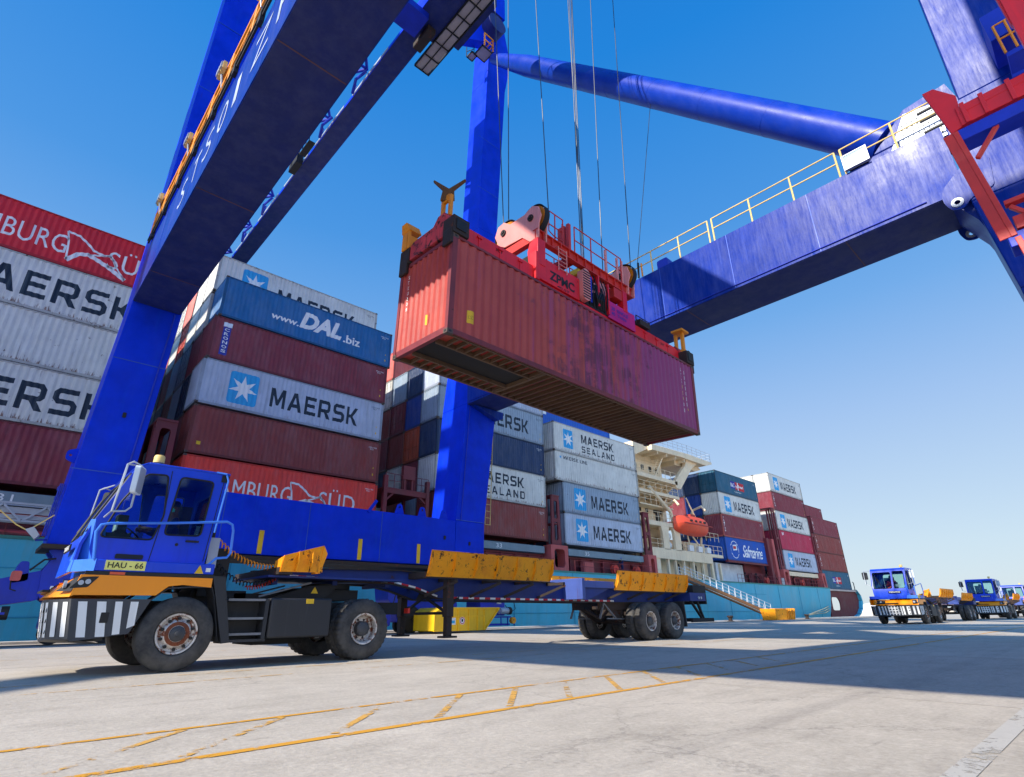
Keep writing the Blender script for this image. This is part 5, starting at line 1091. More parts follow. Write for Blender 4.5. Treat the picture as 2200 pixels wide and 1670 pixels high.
# centre body
w = MB(); w.box(3.45, 8.6, .30, 2.14, 3.25, 3.42); w.box(3.45, 3.6, .3, 2.14, 3.42, 4.2); w.build("centre_frame", DRK, sp)
w = MB(); w.box(3.46, 5.42, .24, .30, 3.2, 4.02); w.box(3.3, 3.46, .2, .5, 3.1, 4.1); w.build("side_panel", SPRED, sp, bevel=.01)
text_on("ZPMC", (3.95, .236, 3.36), (1, 0, 0), (0, 0, 1), 1.2, .34, BLKL, sp, offset=.03)
text_on("40.5T", (4.3, .236, 3.22), (1, 0, 0), (0, 0, 1), .6, .08, BLKL, sp, offset=.01)
w = MB(); w.box(7.0, 8.6, .24, .30, 3.2, 3.88); w.build("side_panel", SPMAG, sp, bevel=.01)
text_on("20  SINGLE\n40  TWIN", (7.15, .236, 3.36), (1, 0, 0), (0, 0, 1), 1.0, .34, DBL, sp, offset=.015)
for x in (1.75, 10.4): text_on("30T", (x, .316, 3.35), (1, 0, 0), (0, 0, 1), .28, .1, BLKL, sp, offset=.01)
w = MB().mat(SPPNK); w.prism(rrect(5.44, 5.84, 3.25, 4.45, .18), 'y', .1, .34); w.mat(BLKL)
for i in range(11): z = 3.32 + i * .1; w.box(5.45, 5.83, .088, .099, z, z + .045)
w.build("striped_bumper", None, sp)
w = MB().mat(DRK); w.box(5.95, 6.15, .3, 1.9, 3.3, 4.5); w.box(6.25, 6.9, .3, 1.9, 3.3, 3.9); w.mat(BLUED).box(6.0, 6.1, .24, .3, 3.4, 4.4); w.mat(SPRED); w.box(6.4, 6.48, .2, .3, 3.4, 4.6); w.box(6.95, 7.02, .2, .3, 3.3, 4.5); w.mat(ALU); w.box(4.6, 4.8, .6, .9, 3.9, 4.1); w.box(4.95, 5.2, .5, .8, 3.95, 4.08); w.box(4.2, 5.4, .8, 1.7, 3.42, 3.9)
for k in range(5): w.mat(BLKL).tube([(6.2 + k * .12, .28, 4.2), (6.25 + k * .1, .15, 3.6), (6.5 + k * .08, .3, 3.35)], .03, 5)
w.build("hydraulic_pack", None, sp)
w = MB()
for x, y0, y1, z0, z1 in ((3.9, .5, 1.9, 3.45, 3.9), (4.9, .55, 1.6, 3.9, 4.25), (5.95, .4, 1.9, 4.5, 4.62), (7.3, .5, 1.8, 3.45, 4.1), (8.0, .7, 1.4, 3.9, 4.3)): w.box(x, x + .55, y0, y1, z0, z1)
w.build("equipment_box", SPRED, sp, bevel=.02)
w = MB()
for k in range(7): x = 3.75 + k * .25; w.tube([(x, .42, 4.2), (x + .1, .36, 4.0 - .05 * (k % 3)), (x + .3, .40, 3.75), (x + .45, .5, 4.1)], .022, 5)
for k in range(6): x = 5.9 + k * .2; w.tube([(x, .34, 4.6), (x + .06, .22, 4.1), (x - .02, .2, 3.6), (x + .15, .3, 3.3)], .022, 5)
w.build("hydraulic_hose", BLKL, sp)
w = MB()
for x in (1.1, 1.9, 2.7, 9.3, 10.1, 10.9): w.box(x, x + .05, .30, .318, zt + .03, zt + .62); w.box(x - .06, x + .11, .27, .316, zt + .5, zt + .56)
w.build("stiffener", SPRED, sp)
w = MB(); w.box(1.0, 3.2, .8, 1.6, 3.1, 3.3); w.box(8.8, 11.2, .8, 1.6, 3.1, 3.3); w.bar((9.2, .4, 3.6), (10.2, 1.9, 3.6), .1, .1); w.box(8.9, 9.5, .2, .7, 3.62, 3.86); railing(w, [(8.7, .25, 3.6), (9.6, .25, 3.6)], .35, .4, .018); w.build("telescopic_beam", GRIME, sp)
# headblock
for y in (.34, 2.0):
    w = MB(); w.ibeam((3.4, y, 4.82), (8.6, y, 4.82), .2, .38, .03); x = 3.7
    while x < 8.5: w.box(x, x + .03, y - .095, y + .095, 4.66, 4.98); x += .42
    w.build("headblock_beam", REDST, sp)
w = MB().mat(REDST)
for x in (3.45, 5.2, 6.6, 8.4): w.box(x, x + .2, .44, 1.9, 4.66, 4.98)
w.mat(SPRED); w.prism([(.25, 3.6), (.62, 3.6), (.7, 4.3), (.6, 4.62), (.25, 4.62)], 'x', 3.42, 3.62); w.box(3.40, 3.75, .22, .5, 3.7, 4.64); w.box(7.9, 8.15, .22, .5, 3.8, 4.64); w.mat(REDST).box(7.4, 7.9, .25, .6, 4.2, 4.6)
w.build("headblock_cross_frame", None, sp, bevel=.01)
for x in (3.42, 8.28):
    sl_ = [(2.30, 5.70), (2.1, 5.25), (1.8, 5.05), (.95, 5.0), (.60, 4.66), (.22, 4.66), (.20, 5.2), (.10, 5.45), (.22, 5.85), (.50, 6.02), (.85, 5.86), (1.55, 5.86), (1.85, 6.1), (2.15, 6.05)]
    w = MB(); w.prism(sl_, 'x', x, x + .05); w.prism(sl_, 'x', x + .36, x + .41); w.build("sheave_plate", SPPNK, sp, bevel=.01)
    for y, z in ((.55, 5.55), (1.85, 5.65)):
        w = MB().mat(YEL); w.lathe([(.05, .0), (.44, .02), (.50, 0), (.46, .06), (.50, .12), (.44, .10), (.05, .12)], (x + .14, y, z), (1, 0, 0), 32); w.mat(DRK).lathe([(.53, -.04), (.56, -.04), (.56, .16), (.53, .16)], (x + .14, y, z), (1, 0, 0), 32); w.build("sheave", None, sp)
        w = MB().mat(GRIME); w.lathe([(.12, 0), (.12, -.05), (.07, -.05), (.07, 0)], (x, y, z), (1, 0, 0), 16); w.cyl((x - .08, y, z), (x, y, z), .05, None, 10); w.build("sheave_pin", None, sp)
w = MB().mat(SKIP); w.prism(rpoly([(6.3, 4.98), (6.9, 4.98), (7.05, 5.5), (6.85, 5.62), (6.35, 5.3)], .1), 'y', 1.0, 1.4); w.mat(ALU).tube([(6.8, 1.2, 5.5), (6.85, 1.2, 6.6)], .05); w.build("cable_basket", None, sp)
w = MB(); w.box(5.0, 5.12, .3, .42, 4.98, 6.1); w.box(5.0, 5.3, .5, .8, 4.98, 6.1); w.build("headblock_post", REDST, sp)
w = MB(); railing(w, [(3.9, .3, 5.0), (4.7, .3, 5.0)], 1.05, .4, .022); railing(w, [(5.3, .3, 5.0), (8.0, .3, 5.0)], 1.1, .9, .022); railing(w, [(5.3, 2.05, 5.0), (8.0, 2.05, 5.0)], 1.1, .9, .022); w.tube([(3.95, .25, 5.9), (3.95, .25, 5.2), (4.2, .25, 5.1), (4.6, .25, 5.1), (4.6, .25, 5.8)], .02, 6)
w.build("handrail", REDST, sp)
for x in (7.0, 7.7, 8.0): MB().mat(SPPNK).box(x, x + .07, .26, .33, 4.98, 6.0).build("rail_post", None, sp)
w = MB()
for x in (4.35, 4.75): w.tube([(x, .2, 3.85), (x, .2, 4.75), (x, .5, 4.85)], .018, 6)
for i in range(6): w.tube([(4.35, .2, 3.95 + i * .15), (4.75, .2, 3.95 + i * .15)], .014, 5)
w.build("ladder", SPPNK, sp)

# ================================================================ terminal tractors and trailers
def wheel(parent, x, y, r, wd, side, front=False):
    """side -1: outer face toward -y"""
    w = MB(); s = side; N = 96
    mod = lambda k, j: (-.016 if (j % 3 < 1 and 3 <= k <= 10) else 0)
    ri = r * (.55 if front else .52)
    pf = [(ri, .03), (ri + .02, .0), (ri + .10, -.012), (r - .10, .0), (r - .035, .018), (r - .012, .04), (r, .07), (r, wd * .35), (r - .008, wd * .5), (r, wd * .65), (r, wd - .07), (r - .03, wd - .02), (r - .1, wd), (ri, wd - .03)]
    w.lathe(pf, (x, y, r), (0, -s, 0), N, mod if not front else None)
    for h in (wd * .28, wd * .5, wd * .72): pass
    t = w.build("wheel", TYRE, parent)
    g = MB().mat(CHROME)
    if front:
        g.lathe([(ri, .035), (ri - .005, .01), (ri - .03, .015), (ri - .04, .05), (ri - .07, .055), (.19, .012), (.17, -.0), (.10, -.01), (.085, .0)], (x, y, r), (0, -s, 0), 48)
        g.mat(BLKL)
        for i in range(10): a = 2 * math.pi * (i + .5) / 10; c_, s_ = math.cos(a), math.sin(a); g.cyl((x + .218 * c_, y + s * .0, r + .218 * s_), (x + .218 * c_, y - s * .03, r + .218 * s_), .024, None, 10)
        g.mat(RUSTY)
        for i in range(10): a = 2 * math.pi * i / 10; g.cyl((x + .145 * math.cos(a), y + s * .035, r + .145 * math.sin(a)), (x + .145 * math.cos(a), y, r + .145 * math.sin(a)), .017, None, 6)
        g.lathe([(.172, -.006), (.15, -.012), (.118, -.012), (.116, 0)], (x, y, r), (0, -s, 0), 32)
        g.mat(HUBD); g.lathe([(.115, .0), (.105, -.03), (.08, -.045), (.045, -.05), (.04, -.07), (.001, -.075)], (x, y, r), (0, -s, 0), 24)
        for i in range(8): a = 2 * math.pi * i / 8; g.bar((x + .04 * math.cos(a), y + s * .045, r + .04 * math.sin(a)), (x + .11 * math.cos(a), y + s * .02, r + .11 * math.sin(a)), .022, .012, (0, 1, 0))
    else:
        g.lathe([(ri, .035), (ri - .005, .01), (ri - .03, .015), (ri - .05, .07), (ri - .055, .15), (ri - .085, .17), (.12, .17)], (x, y, r), (0, -s, 0), 48)
        g.mat(BLKL)
        for i in range(8): a = 2 * math.pi * (i + .5) / 8; g.cyl((x + .165 * math.cos(a), y - s * .165, r + .165 * math.sin(a)), (x + .165 * math.cos(a), y - s * .18, r + .165 * math.sin(a)), .022, None, 8)
        g.mat(HUBD); g.lathe([(.135, .17), (.13, .06), (.10, .03), (.06, .02), (.001, .015)], (x, y, r), (0, -s, 0), 24)
        for i in range(8): a = 2 * math.pi * i / 8; g.cyl((x + .115 * math.cos(a), y + s * .0 - s * .05, r + .115 * math.sin(a)), (x + .115 * math.cos(a), y - s * .025, r + .115 * math.sin(a)), .012, None, 6)
    g.build("rim", None, t); return t
def Q(X, z, f=1.034): return (X * f - 2.5, (z - .72) * f + .72)
def make_tractor(label):
    T = thing("terminal_tractor", label, "lorry", (2.5, 11.45, 0), group="terminal tractors on the quay")
    NY = -1.25
    # bumper with stripes
    top = [(-1.42, NY), (-1.62, -.86), (-1.655, -.45), (-1.60, .5), (-1.42, 1.0), (-1.15, 1.25)]
    w = MB(); n = len(top); bot = [(x + .08, y * .99) for x, y in top]
    vs = [(x, y, 1.02) for x, y in top] + [(x, y, .50 if i < 2 else .46) for i, (x, y) in enumerate(bot)] + [(x + .35, y * .8, 1.02) for x, y in top] + [(x + .5, y * .8, .42) for x, y in bot]
    fs = [(i, i + 1, n + i + 1, n + i) for i in range(n - 1)] + [(2 * n + i, 2 * n + i + 1, i + 1, i) for i in range(n - 1)] + [(n + i, n + i + 1, 3 * n + i + 1, 3 * n + i) for i in range(n - 1)]
    w.add(vs, fs)
    for s in (-1, 1): y = s * 1.25; w.prism([(-1.42, 1.02), (-.44, 1.02), (-.64, .55), (-1.30, .47), (-1.34, .5)], 'y', y, y - s * .05)
    w.box(-1.3, -.9, -1.0, 1.0, .46, .55)
    bump = w.build("bumper", STRIPE_DK, T)
    w = MB()
    for a, b in ((-1.33, -1.225), (-1.11, -1.0), (-.89, -.80), (-.70, -.60)):
        k = .52 if a < -.7 else .58
        for s in (-1, 1): w.prism([(a + .075, k), (b + .075, k), (b, .985), (a, .985)] if a < -.95 else [(a + .05, k + .02), (b + .05, k + .03), (b, .985), (a, .985)] if a < -.75 else [(a + .02, .62), (b + .012, .66), (b, .985), (a, .985)], 'y', s * 1.2505, s * 1.254)
    def onface(i, t0, t1, z0, z1, m=None, off=.006):
        a, b = Vector(top[i]), Vector(top[i + 1]); c, d = Vector(bot[i]), Vector(bot[i + 1]); nn = Vector((-(b - a).y, (b - a).x)).normalized()
        if nn.x > 0: nn = -nn
        q = []
        for t, z in ((t0, z0), (t1, z0), (t1, z1), (t0, z1)):
            k = (z - .48) / .54; p = c.lerp(d, t).lerp(a.lerp(b, t), k) + nn * off; q.append((p.x, p.y, z))
        w.add(q, [(0, 1, 2, 3)])
    onface(0, .12, .34, .53, .98); onface(0, .58, .80, .53, .98); onface(1, .1, .5, .52, .98); onface(1, .8, 1, .52, .98)
    for t in (.05, .22, .39, .56, .73, .9): onface(2, t, t + .07, .50, .98)
    for zz in (.58, .72, .86): onface(2, .16, .8, zz, zz + .05, off=.0075)
    for t in (.1, .5): onface(3, t, t + .2, .52, .98); onface(4, t, t + .2, .53, .98)
    w.build("reflective_stripe", WHT, bump)
    w = MB().mat(BLKL)
    for i, t in ((1, .25), (1, .72), (2, .2)):
        for z in (.6, .74, .88):
            a, b = Vector(top[i]), Vector(top[i + 1]); p = a.lerp(b, t); p.x += .08 * (1.02 - z) / .5; w.cyl((p.x - .012, p.y, z), (p.x + .05, p.y, z), .035, None, 12)
    w.prism(rrect(-1.03, -.93, .70, .84, .01), 'y', -1.256, -1.2545)
    w.build("lamp_hole", None, bump)
    # orange nose and skirt
    w = MB(); sk_ = [(-1.70, 1.045), (-1.38, 1.345), (.36, 1.345), (.36, 1.205), (-.05, 1.235), (-.25, 1.21), (-.40, 1.075), (-1.40, 1.07)]
    for s in (-1, 1): w.prism([(max(q[0], -1.45) if q[0] < -1.6 else q[0], q[1]) for q in sk_], 'y', s * 1.25, s * 1.20)
    nose = [(-1.45, NY), (-1.66, -.86), (-1.70, -.45), (-1.64, .5), (-1.45, 1.0), (-1.18, 1.25)]; up = [(-1.30, -1.22), (-1.34, -.9), (-1.36, -.4), (-1.34, .5), (-1.30, 1.0), (-1.1, 1.22)]
    w.add([(x, y, 1.045) for x, y in nose] + [(x, y, 1.345) for x, y in up] + [(x + .4, y, 1.345) for x, y in up], [(i, i + 1, 7 + i, 6 + i) for i in range(5)] + [(6 + i, 7 + i, 13 + i, 12 + i) for i in range(5)])
    w.build("nose_panel", ORNG, T)
    w = MB(); w.prism(rpoly([(-1.48, 1.155), (-1.36, 1.31), (-1.16, 1.325), (-1.27, 1.175)], .02), 'y', -1.256, -1.24); w.add([(-1.60, -1.0, 1.12), (-1.45, -1.23, 1.12), (-1.33, -1.225, 1.32), (-1.40, -.98, 1.32)], [(0, 1, 2, 3)]); w.add([(-1.66, 1.0 - .6, 1.12), (-1.55, .85, 1.12), (-1.41, .85, 1.3), (-1.45, .4, 1.3)], [(0, 1, 2, 3)]); hl = w.build("headlight_housing", BLKL, T)
    w = MB().mat(ALU)
    for x, y, z in ((-1.36, -1.262, 1.235), (-1.28, -1.262, 1.25)): w.cyl((x, y, z), (x, y + .02, z), .034, None, 16)
    for y in (-1.08, .62): w.cyl((-1.535, y, 1.21), (-1.5, y, 1.21), .055, None, 16)
    w.build("headlight", None, T)
    MB().box(-1.69, -1.6, -.3, .5, 1.14, 1.17).build("grille_slot", BLKL, T)
    w = MB(); w.box(-1.34, .37, -1.255, -1.19, 1.348, 1.398); w.box(-1.34, .37, 1.19, 1.255, 1.348, 1.398); w.build("black_trim", BLKL, T)
    MB().box(-1.05, -.86, -1.262, -1.256, 1.355, 1.392).build("side_marker", paint("marker_orange", (235, 90, 50), rough=.3), T)
    w = MB(); w.box(-1.25, .36, -1.25, 1.25, 1.40, 1.565); w.build("cab_deck", CABB, T, bevel=.015)
    pl = MB().box(-1.13, -.62, -1.262, -1.251, 1.42, 1.555).build("number_plate", PLATE, T)
    text_on("HAU - 66", (-1.10, -1.264, 1.447), (1, 0, 0), (0, 0, 1), .45, .082, BLKL, pl, offset=.012)
    w = MB().mat(DECALY); w.prism([(.07, 1.41), (.2, 1.41), (.135, 1.54)], 'y', -1.258, -1.251); w.mat(WHT).box(.23, .30, -1.258, -1.251, 1.44, 1.5); w.build("warning_sticker", None, T)
    # cab shell: side walls with window openings
    CY, CF = -.90, .95
    side = [(-1.33, 1.73), Q(1.11, 2.13), Q(1.46, 2.96), Q(1.61, 3.04), Q(2.81, 3.05), Q(2.69, 1.55), (-1.27, 1.58)]
    fw = rpoly([Q(1.21, 1.88), Q(1.37, 2.42), Q(1.62, 2.88), Q(1.91, 2.90), Q(1.97, 2.26), Q(1.88, 1.88)], .06)
    dw = rpoly([Q(2.03, 1.97), Q(2.10, 2.90), Q(2.60, 2.89), Q(2.55, 1.99)], .07)
    for y, d in ((CY, .05), (CF, -.05)):
        MB().prism(side, 'y', y, y + d, [fw, dw]).build("cab_side", CABB, T)
        for nm, wv in (("side_window", fw), ("door_window", dw)):
            w = MB(); w.prism(wv, 'y', y + d * .4, y + d * .45); o = w.build(nm, GLASS, T)
            w = MB(); w.tube([(q[0], y - (.006 if d > 0 else -.006), q[1]) for q in wv + wv[:1]], .014, 6); w.build("window_seal", BLKL, o)
    w = MB()
    for a, b in ((Q(1.90, 1.56), Q(1.97, 2.3)), (Q(1.97, 2.3), Q(1.95, 2.98)), (Q(2.66, 1.6), Q(2.76, 3.0))): w.bar((a[0], CY - .002, a[1]), (b[0], CY - .002, b[1]), .012, .006, (0, 1, 0))
    w.build("door_seam", BLKL, T)
    w = MB(); a = Q(2.35, 1.93); w.prism(rrect(a[0], a[0] + .2, a[1] - .05, a[1] - .02, .01), 'y', CY - .03, CY - .001); w.cyl((a[0] - .12, CY - .01, a[1] - .1), (a[0] - .12, CY, a[1] - .1), .025, None, 12); w.build("door_handle", BLKL, T)
    a = Q(1.46, 1.58); w = MB(); w.prism(rrect(a[0], a[0] + .37, a[1], a[1] + .07, .02), 'y', CY - .02, CY - .001); w.build("air_vent", BLKL, T)
    # roof, rear wall, front
    c = [Q(1.46, 2.96), Q(1.61, 3.04), Q(2.81, 3.05)]
    w = MB(); w.hexa([(c[0][0], CY, c[0][1]), (c[1][0], CY, c[1][1]), (c[1][0], CF, c[1][1]), (c[0][0], CF, c[0][1])], [(c[0][0] - .02, CY, c[0][1] + .02), (c[1][0], CY, c[1][1] + .03), (c[1][0], CF, c[1][1] + .03), (c[0][0] - .02, CF, c[0][1] + .02)])
    w.box(c[1][0], c[2][0] + .03, CY - .01, CF + .01, c[1][1] - .01, c[1][1] + .03); w.build("roof", CABB, T, bevel=.012)
    rx = Q(2.69, 1.55)[0]; rt_ = Q(2.81, 3.05)
    w = MB(); hole = rrect(-.6, .65, 2.0, 2.85, .1)
    w.prism([(CY + .05, 1.57), (CF - .05, 1.57), (CF - .05, rt_[1] - .012), (CY + .05, rt_[1] - .012)], 'x', 0, .04, [hole]); w.v = [(q[0] + rx + (q[2] - 1.55) * (rt_[0] - rx) / (rt_[1] - 1.55) - .045, q[1], q[2]) for q in w.v]; w.build("rear_wall", CABB, T)
    w = MB(); w.prism(hole, 'x', 0, .006); w.v = [(q[0] + rx + (q[2] - 1.55) * (rt_[0] - rx) / (rt_[1] - 1.55) - .03, q[1], q[2]) for q in w.v]; w.build("rear_window", GLASS, T)
    f0, f1, f2 = Q(.98, 1.70), Q(1.11, 2.13), Q(1.46, 2.96)
    def fx(z): return f0[0] + (z - f0[1]) * (f1[0] - f0[0]) / (f1[1] - f0[1]) if f0[1] < z < f1[1] else f0[0] if z <= f0[1] else f1[0] + (z - f1[1]) * (f2[0] - f1[0]) / (f2[1] - f1[1])
    wins = [rrect(-.12, CF - .10, 1.98, 2.92, .08, 3), rrect(CY + .10, -.24, 1.98, 2.96, .06, 3)]
    w = MB(); fr = [(CY + .05, 1.40), (CF - .05, 1.40), (CF - .05, 1.8), (CF - .05, f1[1]), (CF - .05, f2[1]), (CY + .05, f2[1]), (CY + .05, f1[1]), (CY + .05, 1.8)]
    w.prism(fr, 'x', 0, .04, wins); w.v = [(q[0] + fx(q[2]), q[1], q[2]) for q in w.v]; w.build("cab_front", CABB, T)
    for k, wn_ in enumerate(wins):
        w = MB(); w.prism(wn_, 'x', 0, .006); w.v = [(q[0] + fx(q[2]) + .015, q[1], q[2]) for q in w.v]; o = w.build("windscreen", GLASS, T)
        w = MB(); w.tube([(fx(q[1]) - .004, q[0], q[1]) for q in wn_ + wn_[:1]], .013, 5); w.build("window_seal", BLKL, o)
    w = MB(); w.bar((fx(1.95) - .03, .3, 1.95), (fx(2.6) - .03, .62, 2.6), .015, .02); w.bar((fx(2.1) - .03, .45, 2.1), (fx(2.75) - .03, .75, 2.75), .02, .012); w.build("wiper", BLKL, T)
    pl = MB().box(-1.535, -1.52, -.55, .1, 1.72, 1.82).build("badge", BLKL, T)
    text_on("TERBERG", (-1.538, .06, 1.735), (0, -1, 0), (0, 0, 1), .56, .07, WHTL, pl, offset=.015)
    w = MB(); w.hexa([(-1.27, CY - .003, 1.57), (-1.50, CY + .32, 1.57), (-1.3, CY + .34, 1.57), (-1.1, CY + .1, 1.57)], [(-1.35, CY - .003, 2.17), (-1.40, CY + .06, 2.17), (-1.3, CY + .1, 2.17), (-1.2, CY + .1, 2.17)]); w.build("corner_panel", CABL, T)  # sunlight on the cab corner is put into this paler blue
    w = MB(); w.hexa([(-1.252, -1.252, 1.40), (-1.52, -.78, 1.40), (-1.3, -.7, 1.40), (-1.15, -1.1, 1.40)], [(-1.252, -1.252, 1.568), (-1.50, -.80, 1.568), (-1.3, -.7, 1.568), (-1.15, -1.1, 1.568)]); w.build("corner_panel", CABL, T)  # deck corner in the same paler blue, standing for its sunlit face
    # interior
    w = MB().mat(SEAT); w.box(-.35, .12, .05, .55, 1.75, 1.98); w.box(.0, .16, .05, .55, 1.95, 2.65); w.mat(BLKL); w.box(-1.25, -.85, CY + .1, CF - .1, 1.6, 2.0); w.box(-1.0, -.85, -.35, -.1, 1.95, 2.35); w.mat(ALU).box(-1.02, -1.0, -.5, -.2, 2.08, 2.22)
    w.mat(DRK).box(-1.2, .15, CY + .08, CF - .08, 1.57, 1.6); w.build("seat", None, T)
    w = MB(); w.lathe([(.2, 0), (.215, .012), (.2, .024), (.19, .012), (.2, 0)], (-.68, .28, 2.12), (.6, 0, .8), 28); w.tube([(-.68, .28, 2.13), (-.85, .28, 1.95)], .03); w.tube([(-.68, .09, 2.14), (-.68, .47, 2.14)], .015); w.build("steering_wheel", BLKL, T)
    # handrails, mirrors, beacon, exhaust
    w = MB(); w.tube([(-1.28, -1.22, 1.56), (-1.34, -1.22, 1.95), (-1.30, -1.22, 2.05), (-1.2, -1.22, 2.08), (-.4, -1.22, 2.16), (.43, -1.22, 2.26), (.52, -1.22, 2.22), (.55, -1.22, 2.12), (.57, -1.22, 1.76), (.52, -1.22, 1.68), (.36, -1.22, 1.66), (.25, -1.22, 1.54)], .021, 8); w.build("grab_rail", CABL, T)
    w = MB(); w.tube([(.36, CY - .06, 3.1), (.40, CY - .06, 3.0), (.33, CY - .06, 2.1)], .016, 7); w.tube([(.2, CY, 3.14), (.36, CY - .06, 3.12)], .016, 7); w.build("grab_rail", CABL, T)
    for s in (-1, 1):
        yy = s * 1.22 if s < 0 else 1.28
        w = MB(); w.tube([(-1.26, yy * .8, 2.2), (-1.22, yy, 2.26), (-1.17, yy, 3.0), (-1.1, yy, 3.05), (-.98, yy, 3.0), (-.99, yy, 2.35), (-1.05, yy, 2.28), (-1.22, yy, 2.26)], .016, 7); w.tube([(-1.17, yy, 3.0), (-1.0, yy * .75, 3.06)], .014, 6); w.build("mirror_arm", ALU, T)
        w = MB().mat(SIGNW if s < 0 else BLK); w.prism(rrect(yy - .13, yy + .13, 2.55, 2.98, .05), 'x', -1.02, -.95); w.mat(ALU).prism(rrect(yy - .11, yy + .11, 2.57, 2.96, .04), 'x', -.949, -.945); w.v = [(q[0] + (q[1] - yy) * .5 * -s, q[1], q[2]) for q in w.v]; w.build("mirror", None, T)
    w = MB().mat(ALU); w.cyl((-.68, -.7, 3.15), (-.68, -.7, 3.2), .03); w.mat(RAILY).lathe([(.001, .13), (.07, .13), (.085, .1), (.085, 0), (.001, 0)], (-.68, -.7, 3.2), (0, 0, 1), 16); w.build("beacon", None, T)
    w = MB(); w.box(.3, .42, CY - .02, CY + .1, 2.98, 3.1); w.build("work_lamp", BLKL, T)
    w = MB().mat(ALU); w.box(.36, .52, -.7, -.55, 1.55, 2.05); w.mat(BLKL); w.cyl((.6, .2, 1.3), (.6, .2, 2.7), .07); w.box(.36, .8, -.5, .6, 1.1, 1.9); w.build("air_coupling_box", None, T)
    # fenders, steps, tanks, chassis
    w = MB()
    for s in (-1, 1):
        y0, y1 = (s * 1.25, s * .85) if s < 0 else (.85, 1.25)
        w.hexa([(.36, y0, 1.38), (.55, y0, 1.38), (.55, y1, 1.38), (.36, y1, 1.38)], [(.66, y0, .37), (.78, y0, .38), (.78, y1, .38), (.66, y1, .37)])
        arc = [(-.62, .62), (-.5, .95), (-.25, 1.17), (.1, 1.2), (.38, 1.2), (.44, 1.05), (.6, .4)]
        for a, b in zip(arc, arc[1:]): w.hexa([(a[0], y0 + .01, a[1]), (b[0], y0 + .01, b[1]), (b[0], y1, b[1]), (a[0], y1, a[1])], [(a[0], y0 + .01, a[1] + .02), (b[0], y0 + .01, b[1] + .02), (b[0], y1, b[1] + .02), (a[0], y1, a[1] + .02)])
    w.build("mudguard", BLK, T)
    w = MB().mat(STEP)
    for z in (1.01, .72, .48): w.box(.68, 1.28, -1.2, -.92, z, z + .035)
    w.mat(BLK); w.box(1.28, 1.34, -1.22, -.6, .42, 1.04); w.box(.70, 1.3, -.92, -.86, .42, 1.0); w.box(.74, 1.36, -1.2, -.9, .38, .42); w.build("step", None, T)
    for s in (-1, 1): w = MB(); w.box(1.37, 2.48, *((-1.24, -.62) if s < 0 else (.62, 1.24)), .42, 1.06); o = w.build("fuel_tank", BLK, T, bevel=.03)
    MB().mat(DECALY).box(1.98, 2.12, -1.245, -1.2415, .97, 1.05).build("tank_sticker", None, T)
    w = MB()
    for y in (-.45, .45): w.box(-1.3, 4.35, y - .04, y + .04, .78, 1.02)
    for x in (-.9, .2, 1.3, 2.4, 3.9): w.box(x, x + .1, -.4, .4, .82, .98)
    w.cyl((-.0, -.95, .53), (0, .95, .53), .07); w.cyl((3.18, -.9, .53), (3.18, .9, .53), .12); w.lathe([(.02, -.3), (.2, -.2), (.26, 0), (.2, .2), (.02, .3)], (3.18, 0, .53), (0, 1, 0), 20); w.box(.3, 1.2, -.4, .4, .5, 1.2); w.box(1.4, 2.3, -.5, .5, .3, .7)
    w.prism([(1.3, 1.07), (1.6, 1.08), (2.25, 1.30), (2.9, 1.33), (2.6, 1.07)], 'y', -.62, -.5); w.prism([(1.3, 1.07), (1.6, 1.08), (2.25, 1.30), (2.9, 1.33), (2.6, 1.07)], 'y', .5, .62)
    w.cyl((2.9, 0, 1.26), (2.9, 0, 1.36), .48); w.box(2.6, 3.4, -.45, .45, 1.05, 1.25); w.box(1.0, 2.4, -.4, .4, 1.02, 1.16)
    w.build("chassis", DRK, T)
    w = MB(); w.bar((1.35, -.63, 1.10), (2.3, -.63, 1.36), .03, .03, (0, 1, 0)); w.bar((1.35, .63, 1.10), (2.3, .63, 1.36), .03, .03, (0, 1, 0)); w.build("ramp_edge", STEP, T)
    w = MB().mat(DECALY); w.prism([(2.32, 1.17), (2.46, 1.17), (2.39, 1.29)], 'y', -.625, -.621); w.build("warning_sticker", None, T)
    MB().mat(REDST).box(4.35, 4.4, -.9, -.75, .8, .9).build("tail_lamp", None, T)
    for s in (-1, 1):
        wheel(T, 0, s * 1.25, .532, .32, s, True)
        wheel(T, 3.18, s * 1.25, .535, .29, s); wheel(T, 3.18, s * .92, .535, .29, s)
    return T
